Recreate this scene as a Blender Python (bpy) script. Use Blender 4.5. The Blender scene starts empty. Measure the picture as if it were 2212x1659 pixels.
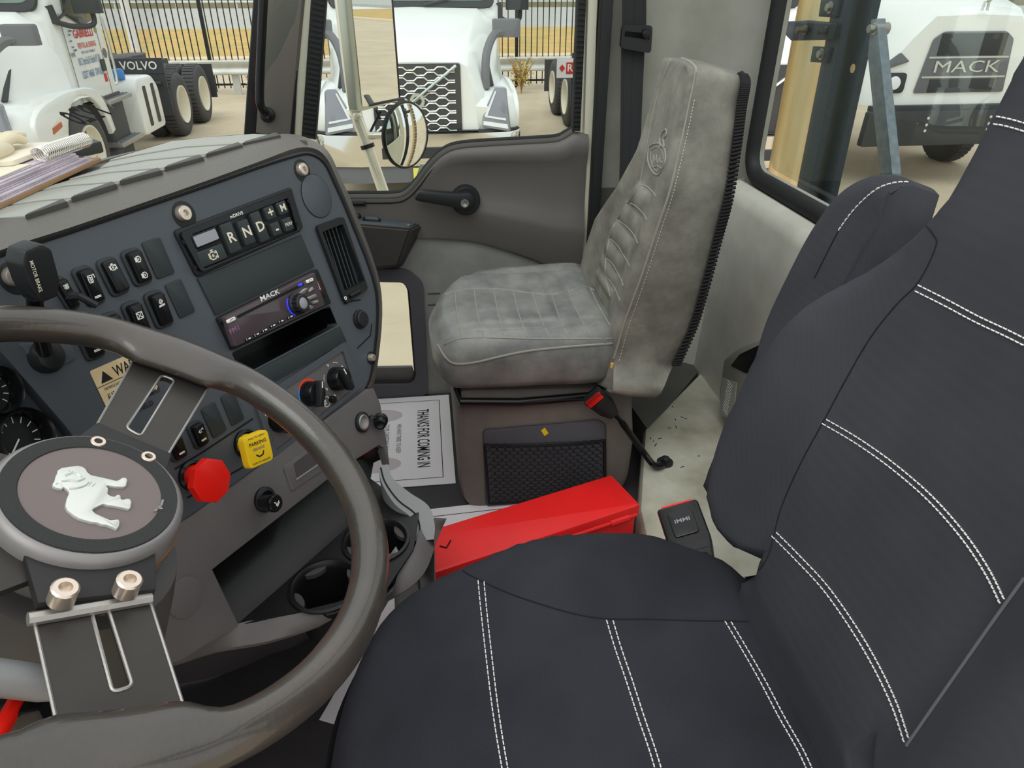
import bpy, bmesh, math, random
from math import sin, cos, pi, radians, sqrt, atan2
from mathutils import Vector, Matrix
from mathutils.bvhtree import BVHTree
from mathutils.geometry import delaunay_2d_cdt
random.seed(4)
V = Vector
S = bpy.context.scene
COL = S.collection

# ------------------------------------------------------------------ camera, sky, light, exposure
CAM = V((0, 0, 1.15)); YAW, PITCH, FOC = 6.8, 30.0, 1500.0
_y, _p = radians(YAW), radians(PITCH)
FW = V((cos(_p)*cos(_y), -cos(_p)*sin(_y), -sin(_p)))
RT = V((-sin(_y), -cos(_y), 0)); UP = RT.cross(FW)
cd = bpy.data.cameras.new('camera'); cam = bpy.data.objects.new('camera', cd); COL.objects.link(cam)
cd.sensor_width = 36; cd.lens = 36*FOC/2212; cd.clip_start = .02; cd.clip_end = 500
cam.matrix_world = Matrix(((RT.x, UP.x, -FW.x, CAM.x), (RT.y, UP.y, -FW.y, CAM.y), (RT.z, UP.z, -FW.z, CAM.z), (0, 0, 0, 1)))
S.camera = cam
W = bpy.data.worlds.new('sky'); S.world = W; W.use_nodes = True
nt = W.node_tree; nt.nodes.clear()
_o = nt.nodes.new('ShaderNodeOutputWorld'); _b = nt.nodes.new('ShaderNodeBackground')
_t = nt.nodes.new('ShaderNodeTexCoord'); _s = nt.nodes.new('ShaderNodeSeparateXYZ'); _r = nt.nodes.new('ShaderNodeValToRGB')
nt.links.new(_t.outputs['Generated'], _s.inputs[0]); nt.links.new(_s.outputs['Z'], _r.inputs[0])
_r.color_ramp.elements[0].position = 0.0; _r.color_ramp.elements[0].color = (.80, .82, .84, 1)
_r.color_ramp.elements[1].position = 0.9; _r.color_ramp.elements[1].color = (1.0, 1.0, 1.0, 1)
nt.links.new(_r.outputs[0], _b.inputs[0]); _b.inputs[1].default_value = 1.15; nt.links.new(_b.outputs[0], _o.inputs[0])
sd = bpy.data.lights.new('sun', 'SUN'); sd.energy = 0.9; sd.angle = radians(40); sd.color = (1, .98, .95)
so = bpy.data.objects.new('sun', sd); COL.objects.link(so)
so.rotation_euler = V((.55, -.35, -1)).to_track_quat('-Z', 'Y').to_euler()
S.view_settings.view_transform = 'Standard'; S.view_settings.look = 'None'
S.view_settings.exposure = 0.25; S.view_settings.gamma = 1; S.view_settings.use_curve_mapping = False

# ------------------------------------------------------------------ geometry helpers
def ray(px, py): return FW + RT*((px-1106)/FOC) + UP*((829.5-py)/FOC)
def on(px, py, p0, n):
    d = ray(px, py); return CAM + d*((V(p0)-CAM).dot(n)/d.dot(n))
def ax(px, py, i, v):
    d = ray(px, py); return CAM + d*((v-CAM[i])/d[i])
class Fr:
    def __init__(s, o, ex, ey):
        s.o = V(o); s.ex = V(ex).normalized(); n = s.ex.cross(V(ey)).normalized(); s.n = n; s.ey = n.cross(s.ex)
    def P(s, u, v, w=0): return s.o + s.ex*u + s.ey*v + s.n*w
    def px(s, x, y, h=0): return on(x, y, s.o + s.n*h, s.n)
    def uv(s, x, y, h=0):
        q = s.px(x, y, h) - s.o; return (q.dot(s.ex), q.dot(s.ey))
    def uvs(s, pts, h=0): return [s.uv(x, y, h) for x, y in pts]
    def at(s, o): return Fr(o, s.ex, s.ey)
def area(p): return sum(p[i-1][0]*p[i][1]-p[i][0]*p[i-1][1] for i in range(len(p)))/2
def ccw(p): p = list(p); return p if area(p) > 0 else p[::-1]
def rnd(p, r, n=4):
    p = ccw(p); out = []
    for i in range(len(p)):
        a, b, c = V(p[i-1]), V(p[i]), V(p[(i+1) % len(p)])
        rr = r[i] if isinstance(r, (list, tuple)) else r
        d1 = a-b; d2 = c-b
        t = min(rr, d1.length*.48, d2.length*.48)
        if t < 1e-6: out.append(tuple(b)); continue
        s, e = b+d1.normalized()*t, b+d2.normalized()*t
        for k in range(n+1):
            f = k/n; q = s*(1-f)**2 + b*2*f*(1-f) + e*f*f; out.append((q.x, q.y))
    return out
def off(p, d):
    out = []; n = len(p)
    for i in range(n):
        a, b, c = V(p[i-1]), V(p[i]), V(p[(i+1) % n])
        e1 = (b-a); e2 = (c-b)
        if e1.length < 1e-9: e1 = e2.copy()
        if e2.length < 1e-9: e2 = e1.copy()
        e1.normalize(); e2.normalize()
        n1 = V((-e1.y, e1.x)); n2 = V((-e2.y, e2.x)); m = n1+n2
        if m.length < 1e-6: m = n1
        m.normalize(); q = b + m*(d/max(.45, m.dot(n1))); out.append((q.x, q.y))
    return out
def faces(bm, a, b):
    n = len(a)
    for i in range(n):
        j = (i+1) % n
        try: bm.faces.new((a[i], a[j], b[j], b[i]))
        except ValueError: pass
def prism(bm, fr, pts, h0, h1, bev=0, back=True):
    p = ccw(pts); L = []
    def loop(q, h): return [bm.verts.new(fr.P(u, v, h)) for u, v in q]
    if h1 < h0: h0, h1 = h1, h0
    L.append(loop(p, h0))
    if bev > 0:
        L.append(loop(p, h1-bev)); L.append(loop(off(p, bev*.3), h1-bev*.3)); L.append(loop(off(p, bev), h1))
    else: L.append(loop(p, h1))
    for a, b in zip(L, L[1:]): faces(bm, a, b)
    bm.faces.new(L[-1])
    if back: bm.faces.new(L[0][::-1])
def holed(bm, fr, outer, holes, h0, h1):
    """plate with holes, both faces and the walls"""
    outer = ccw(outer); holes = [ccw(h) for h in holes]
    vs = {}
    for h in (h0, h1):
        es = []
        loops = []
        for lp in [outer]+holes:
            v = [bm.verts.new(fr.P(u, w, h)) for u, w in lp]; loops.append(v)
            for i in range(len(v)): es.append(bm.edges.new((v[i-1], v[i])))
        vs[h] = loops
        bmesh.ops.triangle_fill(bm, use_beauty=True, use_dissolve=False, edges=es, normal=fr.n)
    for a, b in zip(vs[h0], vs[h1]): faces(bm, a, b)
def tube(bm, pts, r, n=8, closed=False, cap=True, up=None, flat=1.0):
    pts = [V(p) for p in pts]; m = len(pts); rings = []
    prev = None
    for i, p in enumerate(pts):
        a = pts[i-1] if (i or closed) else p; b = pts[(i+1) % m] if (i < m-1 or closed) else p
        t = (b-a).normalized()
        if prev is None:
            ref = V(up) if up is not None else (V((0, 0, 1)) if abs(t.z) < .9 else V((1, 0, 0)))
            x = t.cross(ref).normalized()
        else:
            x = prev - t*prev.dot(t)
            x = x.normalized() if x.length > 1e-6 else t.orthogonal().normalized()
        if up is not None: x = t.cross(V(up)).normalized()
        prev = x; y = x.cross(t).normalized(); rr = r[i] if isinstance(r, (list, tuple)) else r
        rings.append([bm.verts.new(p + x*cos(2*pi*k/n)*rr + y*sin(2*pi*k/n)*rr*flat) for k in range(n)])
    for a, b in zip(rings, rings[1:]): faces(bm, a, b)
    if closed: faces(bm, rings[-1], rings[0])
    elif cap: bm.faces.new(rings[0][::-1]); bm.faces.new(rings[-1])
def smooth(pts, k=6, closed=False):
    pts = [V(p) for p in pts]; n = len(pts); out = []
    for i in range(n if closed else n-1):
        g = (lambda j: pts[j % n]) if closed else (lambda j: pts[max(0, min(n-1, j))])
        p0, p1, p2, p3 = g(i-1), g(i), g(i+1), g(i+2)
        for s in range(k):
            t = s/k
            out.append(.5*((2*p1) + (p2-p0)*t + (2*p0-5*p1+4*p2-p3)*t*t + (3*p1-p0-3*p2+p3)*t**3))
    if not closed: out.append(pts[-1])
    return out
def s2(pts, k=5, closed=False): return [(q.x, q.y) for q in smooth([(x, y, 0) for x, y in pts], k, closed)]
def lathe(bm, fr, prof, n=32, a0=0, a1=2*pi, caps=True):
    """prof: list of (radius, w) along fr.n"""
    full = abs(a1-a0-2*pi) < 1e-6; rings = []
    for r, w in prof:
        if r < 1e-6 and full: rings.append([bm.verts.new(fr.P(0, 0, w))]); continue
        rings.append([bm.verts.new(fr.P(r*cos(a0+(a1-a0)*k/n), r*sin(a0+(a1-a0)*k/n), w)) for k in range(n if full else n+1)])
    for a, b in zip(rings, rings[1:]):
        if len(a) == 1 and len(b) == 1: continue
        if len(a) == 1 or len(b) == 1:
            c = a if len(a) == 1 else b; d = b if len(a) == 1 else a
            for i in range(len(d)):
                try: bm.faces.new((d[i-1], d[i], c[0]) if c is a else (d[i], d[i-1], c[0]))
                except ValueError: pass
        elif full: faces(bm, b, a) if False else faces(bm, a, b)
        else:
            for i in range(n): bm.faces.new((a[i], a[i+1], b[i+1], b[i]))
    if caps and full:
        if len(rings[0]) > 1: bm.faces.new(rings[0][::-1])
        if len(rings[-1]) > 1: bm.faces.new(rings[-1])
def grid(bm, rows, closed=False):
    vs = [[bm.verts.new(V(p)) for p in r] for r in rows]
    for a, b in zip(vs, vs[1:]):
        for i in range(len(a)-(0 if closed else 1)):
            j = (i+1) % len(a); bm.faces.new((a[i], a[j], b[j], b[i]))
    return vs
def box(bm, c, s, ex=(1, 0, 0), ey=(0, 1, 0), bev=0):
    f = Fr(c, ex, ey); a, b, h = s[0]/2, s[1]/2, s[2]/2
    prism(bm, f, [(-a, -b), (a, -b), (a, b), (-a, b)] if bev == 0 else rnd([(-a, -b), (a, -b), (a, b), (-a, b)], bev, 3), -h, h, min(bev*.6, h*.6))
def rect(a, b, c=0, d=0): return [(c-a/2, d-b/2), (c+a/2, d-b/2), (c+a/2, d+b/2), (c-a/2, d+b/2)]
def circ(r, n=24, c=(0, 0), a=0): return [(c[0]+r*cos(a+2*pi*k/n), c[1]+r*sin(a+2*pi*k/n)) for k in range(n)]
def inside(p, x, y):
    c = False; j = len(p)-1
    for i in range(len(p)):
        if (p[i][1] > y) != (p[j][1] > y) and x < (p[j][0]-p[i][0])*(y-p[i][1])/(p[j][1]-p[i][1])+p[i][0]: c = not c
        j = i
    return c
def pad(bm, fr, outline, levels, topf, h=.011):
    """soft body: outline in (u,v), side levels (w, inset), then a front surface topf(u,v) over the whole outline"""
    o = ccw(outline); L = []; ev = lambda w, u, v: w(u, v) if callable(w) else w
    for w, i in levels: L.append([bm.verts.new(fr.P(u, v, ev(w, u, v))) for u, v in (off(o, i) if i else o)])
    for a, b in zip(L, L[1:]): faces(bm, a, b)
    bm.faces.new(L[0][::-1])
    last = off(o, levels[-1][1]) if levels[-1][1] else o
    n = len(last); pts = [V(p) for p in last]
    us = [p[0] for p in last]; vs = [p[1] for p in last]; y = min(vs)+h*.7; k = 0
    while y < max(vs):
        x = min(us)+h*(.5 if k % 2 else 1)
        while x < max(us):
            if inside(last, x, y) and min((V((x, y))-p).length for p in pts[:n]) > h*.62: pts.append(V((x, y)))
            x += h
        y += h*.87; k += 1
    co, ed, fc, ov, oe, of = delaunay_2d_cdt(pts, [(i, (i+1) % n) for i in range(n)], [], 1, 1e-6)
    vm = []
    for c, src in zip(co, ov):
        vm.append(L[-1][src[0]] if src and src[0] < n else bm.verts.new(fr.P(c.x, c.y, topf(c.x, c.y))))
    for f in fc:
        try: bm.faces.new([vm[i] for i in f])
        except ValueError: pass
def patch(bm, verts, fcs, th=0.0):
    vs = [bm.verts.new(V(v)) for v in verts]; fs = [bm.faces.new([vs[i] for i in f]) for f in fcs]
    if th:
        bmesh.ops.recalc_face_normals(bm, faces=fs)
        bmesh.ops.solidify(bm, geom=fs, thickness=th)

# ------------------------------------------------------------------ objects
def mesh(name, bm, mat, ang=38, recalc=True):
    if recalc: bmesh.ops.recalc_face_normals(bm, faces=bm.faces[:])
    me = bpy.data.meshes.new(name); bm.to_mesh(me); bm.free()
    for m in (mat if isinstance(mat, (list, tuple)) else [mat]): me.materials.append(m)
    me.polygons.foreach_set('use_smooth', [True]*len(me.polygons)); me.set_sharp_from_angle(angle=radians(ang)); me.update()
    return me
def link(name, me, parent=None, loc=None, label=None):
    o = bpy.data.objects.new(name, me); COL.objects.link(o)
    while parent is not None and parent.parent is not None and parent.parent.parent is not None: parent = parent.parent   # thing > part > sub-part
    if parent is not None:
        o.parent = parent
        if parent.type == 'EMPTY': o.matrix_parent_inverse = Matrix.Translation(-parent.location)
    if loc is not None: o.location = loc
    if label: o['label'] = label
    return o
def obj(name, bm, mat, parent=None, label=None, ang=38): return link(name, mesh(name, bm, mat, ang), parent, None, label)
def tag(o, label, cat, group=None):
    o['label'] = label; o['category'] = cat
    if group: o['group'] = group
    return o
def thing(name, label, cat, loc=(0, 0, 0), group=None):
    o = bpy.data.objects.new(name, None); COL.objects.link(o); o.location = V(loc); o.empty_display_size = .05
    return tag(o, label, cat, group)
def struct(name, bm, mat, label=None):
    o = obj(name, bm, mat, None, label); o['kind'] = 'structure'; return o
def sroot(name, loc=(0, 0, 0)):
    o = bpy.data.objects.new(name, None); COL.objects.link(o); o.location = V(loc); o['kind'] = 'structure'; return o
_fc = {}
def text(name, s, fr, size, mat, parent, u=0, v=0, w=.0004, width=None, align='CENTER', mirror=False, label=None, ext=.0003, squash=1.0, bold=.012):
    cu = bpy.data.curves.new('t', 'FONT'); cu.body = s; cu.size = 1; cu.align_x = align; cu.align_y = 'CENTER'; cu.resolution_u = 2; cu.offset = bold
    ob = bpy.data.objects.new('t', cu); COL.objects.link(ob)
    dg = bpy.context.evaluated_depsgraph_get(); me = bpy.data.meshes.new_from_object(ob.evaluated_get(dg))
    bpy.data.objects.remove(ob); bpy.data.curves.remove(cu)
    xs = [q.co.x for q in me.vertices] or [0]
    sx = (width/(max(xs)-min(xs))) if width else size*squash
    for q in me.vertices:
        x, y = q.co.x*sx, q.co.y*size
        q.co = fr.P(u+(-x if mirror else x), v+y, w)
    me.materials.clear(); me.materials.append(mat); me.update()
    return link(name, me, parent, None, label)
def strokes(name, fr, lines, r, mat, parent, w=.0004, label=None):
    bm = bmesh.new()
    for ln in lines:
        for a, b in zip(ln, ln[1:]):
            d = V((b[0]-a[0], b[1]-a[1])); l = d.length
            if l < 1e-7: continue
            d /= l; nn = V((-d.y, d.x))*r; q = d*r*.6
            vs = [V(a)-nn-q, V(b)-nn+q, V(b)+nn+q, V(a)+nn-q]
            bm.faces.new([bm.verts.new(fr.P(x.x, x.y, w)) for x in vs])
    return obj(name, bm, mat, parent, label)
def bvh(o):
    me = o.data; return BVHTree.FromPolygons([v.co.copy() for v in me.vertices], [tuple(p.vertices) for p in me.polygons])
def hit(t, px, py):
    d = ray(px, py).normalized(); h = t.ray_cast(CAM, d); return (h[0], h[1]) if h[0] is not None else (None, None)
def pixline(pts, step=8):
    out = []
    for a, b in zip(pts, pts[1:]):
        n = max(1, int(math.hypot(b[0]-a[0], b[1]-a[1])/step))
        out += [(a[0]+(b[0]-a[0])*k/n, a[1]+(b[1]-a[1])*k/n) for k in range(n)]
    return out+[pts[-1]]
def seam(name, t, pts, r, mat, parent, sink=.3, step=14, curve=True):
    if curve: pts = s2(pts, 6)
    bm = bmesh.new(); run = []
    for q in pixline(pts, step):
        h, n = hit(t, *q)
        if h is None:
            if len(run) > 1: tube(bm, run, r, 6)
            run = []; continue
        if n.dot(h-CAM) > 0: n = -n
        run.append(h + n*r*sink)
    if len(run) > 1: tube(bm, run, r, 6)
    return obj(name, bm, mat, parent)
def stitch(t, pts, mat, parent, ln=8, gap=3, r=.0007, name='stitching', curve=True):
    if curve: pts = s2(pts, 8)
    L = pixline(pts, 1.0); bm = bmesh.new(); i = 0
    while i+ln < len(L):
        a, n = hit(t, *L[i]); b, n2 = hit(t, *L[i+ln])
        if a is not None and b is not None:
            if n.dot(a-CAM) > 0: n = -n
            tube(bm, [a+n*.0004, (a+b)/2+n*.0012, b+n*.0004], r, 5)
        i += ln+gap
    return obj(name, bm, mat, parent)

# ------------------------------------------------------------------ materials
def lin(c): return tuple(((x/255)/12.92 if x/255 <= .04045 else ((x/255+.055)/1.055)**2.4) for x in c)
MATS = {}
def mat(name, rgb, rough=.5, metal=0, bump=0, bscale=200, var=0, vscale=6, var_rgb=None, spec=.36, coat=0, emit=0, rvar=0, stretch=None, alpha=None, detail=4, sheen=0):
    m = bpy.data.materials.new(name); m.use_nodes = True; N = m.node_tree.nodes; L = m.node_tree.links
    b = N['Principled BSDF']; c = lin(rgb)+(1,)
    b.inputs['Base Color'].default_value = c; b.inputs['Roughness'].default_value = rough; b.inputs['Metallic'].default_value = metal
    b.inputs['Specular IOR Level'].default_value = spec; b.inputs['Coat Weight'].default_value = coat
    if sheen: b.inputs['Sheen Weight'].default_value = sheen
    if emit: b.inputs['Emission Color'].default_value = c; b.inputs['Emission Strength'].default_value = emit
    m.diffuse_color = c
    tc = None
    def coords():
        t = N.new('ShaderNodeTexCoord')
        if stretch:
            mp = N.new('ShaderNodeMapping'); mp.inputs['Scale'].default_value = stretch; L.new(t.outputs['Object'], mp.inputs[0]); return mp.outputs[0]
        return t.outputs['Object']
    if var:
        tc = coords(); n = N.new('ShaderNodeTexNoise'); n.inputs['Scale'].default_value = vscale; n.inputs['Detail'].default_value = detail; n.inputs['Roughness'].default_value = .6
        L.new(tc, n.inputs['Vector']); r = N.new('ShaderNodeValToRGB'); e = r.color_ramp.elements
        e[0].position = .32; e[1].position = .68
        e[0].color = c; e[1].color = (lin(var_rgb)+(1,)) if var_rgb else tuple(min(1, x*(1+var)) for x in c[:3])+(1,)
        if not var_rgb: e[0].color = tuple(x*(1-var) for x in c[:3])+(1,)
        L.new(n.outputs['Fac'], r.inputs[0]); L.new(r.outputs[0], b.inputs['Base Color'])
        if rvar:
            mr = N.new('ShaderNodeMapRange'); mr.inputs['To Min'].default_value = rough-rvar; mr.inputs['To Max'].default_value = rough+rvar
            L.new(n.outputs['Fac'], mr.inputs[0]); L.new(mr.outputs[0], b.inputs['Roughness'])
    if bump:
        tc = tc or coords(); n = N.new('ShaderNodeTexNoise'); n.inputs['Scale'].default_value = bscale; n.inputs['Detail'].default_value = 3
        L.new(tc, n.inputs['Vector']); bp = N.new('ShaderNodeBump'); bp.inputs['Strength'].default_value = bump; bp.inputs['Distance'].default_value = .002
        L.new(n.outputs['Fac'], bp.inputs['Height']); L.new(bp.outputs[0], b.inputs['Normal'])
    MATS[name] = m; return m
def weave(name, rgb, rgb2, sx, sy, bump=.4, rough=.9):
    m = mat(name, rgb, rough, spec=.15); N = m.node_tree.nodes; L = m.node_tree.links; b = N['Principled BSDF']
    t = N.new('ShaderNodeTexCoord'); fac = None
    for d, sc in (('X', sx), ('Y', sy)):
        w = N.new('ShaderNodeTexWave'); w.wave_type = 'BANDS'; w.bands_direction = d; w.inputs['Scale'].default_value = sc; w.inputs['Distortion'].default_value = .3
        L.new(t.outputs['Object'], w.inputs['Vector'])
        if fac is None: fac = w.outputs['Fac']
        else:
            mm = N.new('ShaderNodeMath'); mm.operation = 'MULTIPLY'; L.new(fac, mm.inputs[0]); L.new(w.outputs['Fac'], mm.inputs[1]); fac = mm.outputs[0]
    n = N.new('ShaderNodeTexNoise'); n.inputs['Scale'].default_value = 7; L.new(t.outputs['Object'], n.inputs['Vector'])
    r = N.new('ShaderNodeValToRGB'); r.color_ramp.elements[0].color = lin(rgb)+(1,); r.color_ramp.elements[1].color = lin(rgb2)+(1,)
    r.color_ramp.elements[0].position = .35; r.color_ramp.elements[1].position = .65
    L.new(n.outputs['Fac'], r.inputs[0]); L.new(r.outputs[0], b.inputs['Base Color'])
    bp = N.new('ShaderNodeBump'); bp.inputs['Strength'].default_value = bump; bp.inputs['Distance'].default_value = .0006
    L.new(fac, bp.inputs['Height']); L.new(bp.outputs[0], b.inputs['Normal']); return m
def glassmat(name, tint=(240, 245, 243), gloss=.015, rough=0.0):
    m = bpy.data.materials.new(name); m.use_nodes = True; N = m.node_tree.nodes; L = m.node_tree.links; N.clear()
    o = N.new('ShaderNodeOutputMaterial'); mx = N.new('ShaderNodeMixShader'); t = N.new('ShaderNodeBsdfTransparent'); g = N.new('ShaderNodeBsdfGlossy')
    t.inputs[0].default_value = lin(tint)+(1,); g.inputs['Roughness'].default_value = rough; f = N.new('ShaderNodeLayerWeight'); f.inputs[0].default_value = .25
    mu = N.new('ShaderNodeMath'); mu.operation = 'MULTIPLY_ADD'; mu.inputs[1].default_value = .16; mu.inputs[2].default_value = gloss
    L.new(f.outputs['Fresnel'], mu.inputs[0]); L.new(mu.outputs[0], mx.inputs[0]); L.new(t.outputs[0], mx.inputs[1]); L.new(g.outputs[0], mx.inputs[2]); L.new(mx.outputs[0], o.inputs[0])
    m.diffuse_color = lin(tint)+(.3,); return m
M_panel = mat('panel_slate_plastic', (78, 83, 89), .45, bump=.12, bscale=900)
M_char = mat('charcoal_plastic', (66, 64, 61), .5, bump=.25, bscale=700)
M_brow = mat('brow_grained_plastic', (92, 88, 83), .48, bump=.55, bscale=260)
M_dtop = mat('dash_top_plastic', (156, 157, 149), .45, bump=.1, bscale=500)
M_dshadow = mat('dash_step_shadow', (96, 94, 88), .55)  # pad base darkened so the gaps carry the steps' shadow lines
M_low = mat('lower_grey_plastic', (102, 98, 97), .5, bump=.2, bscale=800, var=.07, vscale=9)
M_low2 = mat('lower_dark_plastic', (74, 68, 70), .55, bump=.2, bscale=700)
M_arm = mat('console_arm_grey', (128, 129, 130), .45, bump=.1, bscale=700)
M_bin = mat('bin_black_plastic', (21, 21, 22), .38, bump=.15, bscale=500)
M_blk = mat('black_gloss_plastic', (17, 18, 20), .25)
M_blkm = mat('black_satin_plastic', (30, 32, 34), .42)
M_insert = mat('insert_dark_plastic', (47, 53, 55), .5, bump=.1, bscale=600)
M_rubber = mat('black_rubber', (27, 28, 30), .6)
M_door = mat('door_charcoal_plastic', (94, 91, 87), .55, bump=.12, bscale=700)
M_doorlt = mat('door_light_vinyl', (134, 136, 130), .7, var=.12, vscale=14, bump=.1, bscale=300)
M_cream = mat('cream_paint', (205, 205, 184), .45)
M_wall = mat('cab_wall_plastic', (150, 152, 143), .6, var=.1, vscale=4, var_rgb=(126, 127, 116), bump=.06, bscale=400)
M_ledge = mat('rear_trim_plastic', (196, 197, 188), .6, var=.1, vscale=5, var_rgb=(170, 171, 160))
M_plat = mat('platform_dirty_plastic', (190, 190, 176), .65, var=.1, vscale=7, var_rgb=(150, 147, 128))
M_floor = mat('floor_rubber_mat', (58, 55, 57), .6, bump=.15, bscale=120, var=.15, vscale=9)
M_vinyl = mat('worn_grey_vinyl', (98, 101, 100), .42, var=1, vscale=12, var_rgb=(136, 137, 133), bump=.35, bscale=80, rvar=.08, detail=8)
M_vinyl2 = mat('worn_grey_vinyl_side', (104, 103, 96), .5, var=1, vscale=16, var_rgb=(138, 136, 126), bump=.45, bscale=70, rvar=.08, detail=8)
M_vinyl3 = mat('worn_brown_grey_vinyl', (112, 109, 99), .55, var=1, vscale=7, var_rgb=(142, 141, 133), bump=.3, bscale=90, detail=8)
M_thread = mat('pale_thread', (188, 182, 160), .8)
M_white_thread = mat('white_thread', (226, 226, 224), .8)
M_seaml = mat('seam_highlight', (96, 97, 101), .8)  # pale seam colour carries the highlight along the bolster edge
M_dkwall = mat('shaded_corner_trim', (78, 79, 74), .7, var=.12, vscale=6)
M_seam = mat('seam_dark', (22, 22, 25), .9)
M_vseam = mat('vinyl_seam', (143, 142, 133), .6)  # pale piping tone; thin highlights on the rib seams are put into it
M_base = mat('seat_base_plastic', (104, 99, 97), .6, var=.1, vscale=8, var_rgb=(120, 113, 104), bump=.15, bscale=500)
M_pocket = mat('pocket_panel', (84, 84, 90), .6)
M_net = mat('net_cord', (20, 20, 21), .8)
M_foam = mat('foam_edge', (214, 168, 96), .9)
M_fab = weave('seat_fabric', (41, 42, 47), (50, 51, 57), 260, 260)
M_fab2 = weave('bolster_fabric', (57, 58, 63), (64, 65, 70), 320, 90, bump=.3)
M_red = mat('red_painted_metal', (222, 30, 30), .42, var=.08, vscale=6, bump=.1, bscale=60)
M_redk = mat('red_gloss_plastic', (240, 30, 18), .3)
M_yel = mat('yellow_plastic', (250, 208, 34), .35)
M_black_ink = mat('black_ink', (26, 26, 26), .7)
M_grey_ink = mat('grey_ink', (120, 118, 120), .8)
M_white_ink = mat('white_ink', (238, 238, 232), .6)
M_cream_ink = mat('cream_ink', (226, 220, 196), .6)
M_red_ink = mat('red_ink', (206, 52, 44), .6)
M_blue_ink = mat('blue_ink', (96, 132, 168), .6)
M_paper = mat('white_paper', (232, 229, 231), .8, bump=.05, bscale=20)
M_foot = mat('footprint_grey', (196, 189, 190), .85)
M_chrome = mat('chrome', (235, 232, 226), .12, 1)
M_steel = mat('screw_steel', (216, 202, 188), .3, .8)
M_alu = mat('brushed_aluminium', (176, 174, 170), .38, .7, bump=.1, bscale=300)
M_rim = mat('worn_rim_leather', (50, 47, 43), .34, var=1, vscale=9, var_rgb=(70, 63, 56), spec=.6, coat=.5, bump=.12, bscale=240, rvar=.07, detail=6)
M_spoke = mat('spoke_dark_metal', (60, 57, 54), .4, .3, var=.12, vscale=14)
M_bracket = mat('bracket_black', (38, 38, 38), .5)
M_hubring = mat('hub_ring_grey', (140, 137, 136), .4, .3)
M_hubfoam = mat('hub_foam_black', (50, 51, 51), .85, bump=.3, bscale=700)
M_hubdisc = mat('hub_disc_mauve', (116, 106, 104), .42, .25)
M_dog = mat('emblem_silver', (214, 218, 212), .32, .55)
M_col = mat('column_shroud_grey', (78, 76, 74), .5)
M_mirror = mat('mirror_glass', (246, 246, 244), .01, 1)
M_wpaint = mat('white_truck_paint', (244, 246, 243), .25, coat=.6)
M_tire = mat('tire_rubber', (74, 73, 74), .75, bump=.2, bscale=40)
M_wheel = mat('cream_wheel_paint', (238, 232, 214), .4)
M_tglass = mat('truck_window_glass', (120, 140, 128), .06, spec=.8)
M_tglassd = mat('truck_side_glass', (58, 66, 62), .06, spec=.8)
M_tblk = mat('truck_black_trim', (58, 60, 62), .55)
M_tgrey = mat('truck_grey_trim', (112, 114, 118), .5)
M_grille = mat('grille_dark', (66, 66, 68), .5)
M_bright = mat('bright_metal', (226, 232, 228), .22, .85)
M_lamp = mat('headlamp_lens', (148, 150, 160), .12, .2, coat=.6)
M_lampw = mat('headlamp_white', (240, 242, 246), .2)
M_amber = mat('amber_lens', (196, 96, 48), .3)
M_galv = mat('galvanised_steel', (206, 206, 200), .45, .35, var=.1, vscale=3)
M_fence = mat('black_fence_metal', (34, 36, 36), .55)
M_asph = mat('asphalt', (203, 187, 162), .9, var=1, vscale=1.1, var_rgb=(186, 170, 146), bump=.5, bscale=40, detail=10)
M_road = mat('road', (176, 174, 168), .9, var=.06, vscale=.6)
M_grass = mat('autumn_grass', (164, 156, 88), .95, var=1, vscale=.8, var_rgb=(214, 166, 104), bump=.6, bscale=20, detail=10)
M_curb = mat('curb_concrete', (216, 196, 168), .9, var=.08, vscale=2)
M_verge = mat('verge_brown', (120, 112, 72), .95, var=1, vscale=2, var_rgb=(96, 86, 66), detail=10)
M_stem = mat('dry_stem', (176, 140, 96), .9)
M_leafm = mat('dry_leaf', (196, 172, 96), .85, var=.25, vscale=20)
M_leafg = mat('green_leaf', (150, 160, 84), .8)
M_pipe = mat('beige_rusty_pipe', (250, 238, 196), .5, var=1, vscale=1.6, var_rgb=(226, 180, 108), stretch=(9, 9, .5), detail=6)
M_steelblue = mat('blue_black_steel', (34, 46, 56), .35, .2, var=1, vscale=60, var_rgb=(44, 58, 68), bump=.1, bscale=200)
M_shield = mat('heat_shield_metal', (112, 100, 86), .45, .5)
M_bolt = mat('bolt_zinc', (160, 158, 150), .35, .8)
M_belt = mat('belt_webbing', (36, 37, 39), .8, bump=.2, bscale=400)
M_pole = mat('chrome_pole', (246, 238, 224), .25, .4)
M_beige_strip = mat('mirror_frame_steel', (206, 208, 196), .3, .6)
M_pillar = mat('pillar_grey_plastic', (108, 103, 96), .5, bump=.1, bscale=500)
M_strut = mat('strut_grey_blue', (122, 132, 140), .4, .2, var=.2, vscale=40)
M_plate = mat('switch_plate_slate', (70, 78, 84), .45)
M_glass = glassmat('window_glass')
M_wglass = glassmat('windshield_glass', (236, 244, 241), .02)
M_kraft = mat('binder_brown', (150, 118, 84), .7)
M_pagep = mat('page_edge_lilac', (214, 204, 212), .8, var=1, vscale=14, var_rgb=(172, 160, 172), stretch=(1, 1, 6))
M_page = mat('page_cream', (228, 220, 200), .85)
M_glove = mat('cream_glove', (216, 206, 180), .9)
M_yellow_plate = mat('licence_yellow', (240, 232, 110), .5)
M_sticker = mat('aged_sticker', (236, 222, 184), .7, var=1, vscale=30, var_rgb=(218, 190, 142))
M_blue_led = mat('blue_led', (40, 50, 255), .3, emit=1.0)
M_blue = mat('blue_plastic', (60, 140, 214), .4)
M_orange = mat('heat_mark_red', (240, 70, 30), .5)
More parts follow.
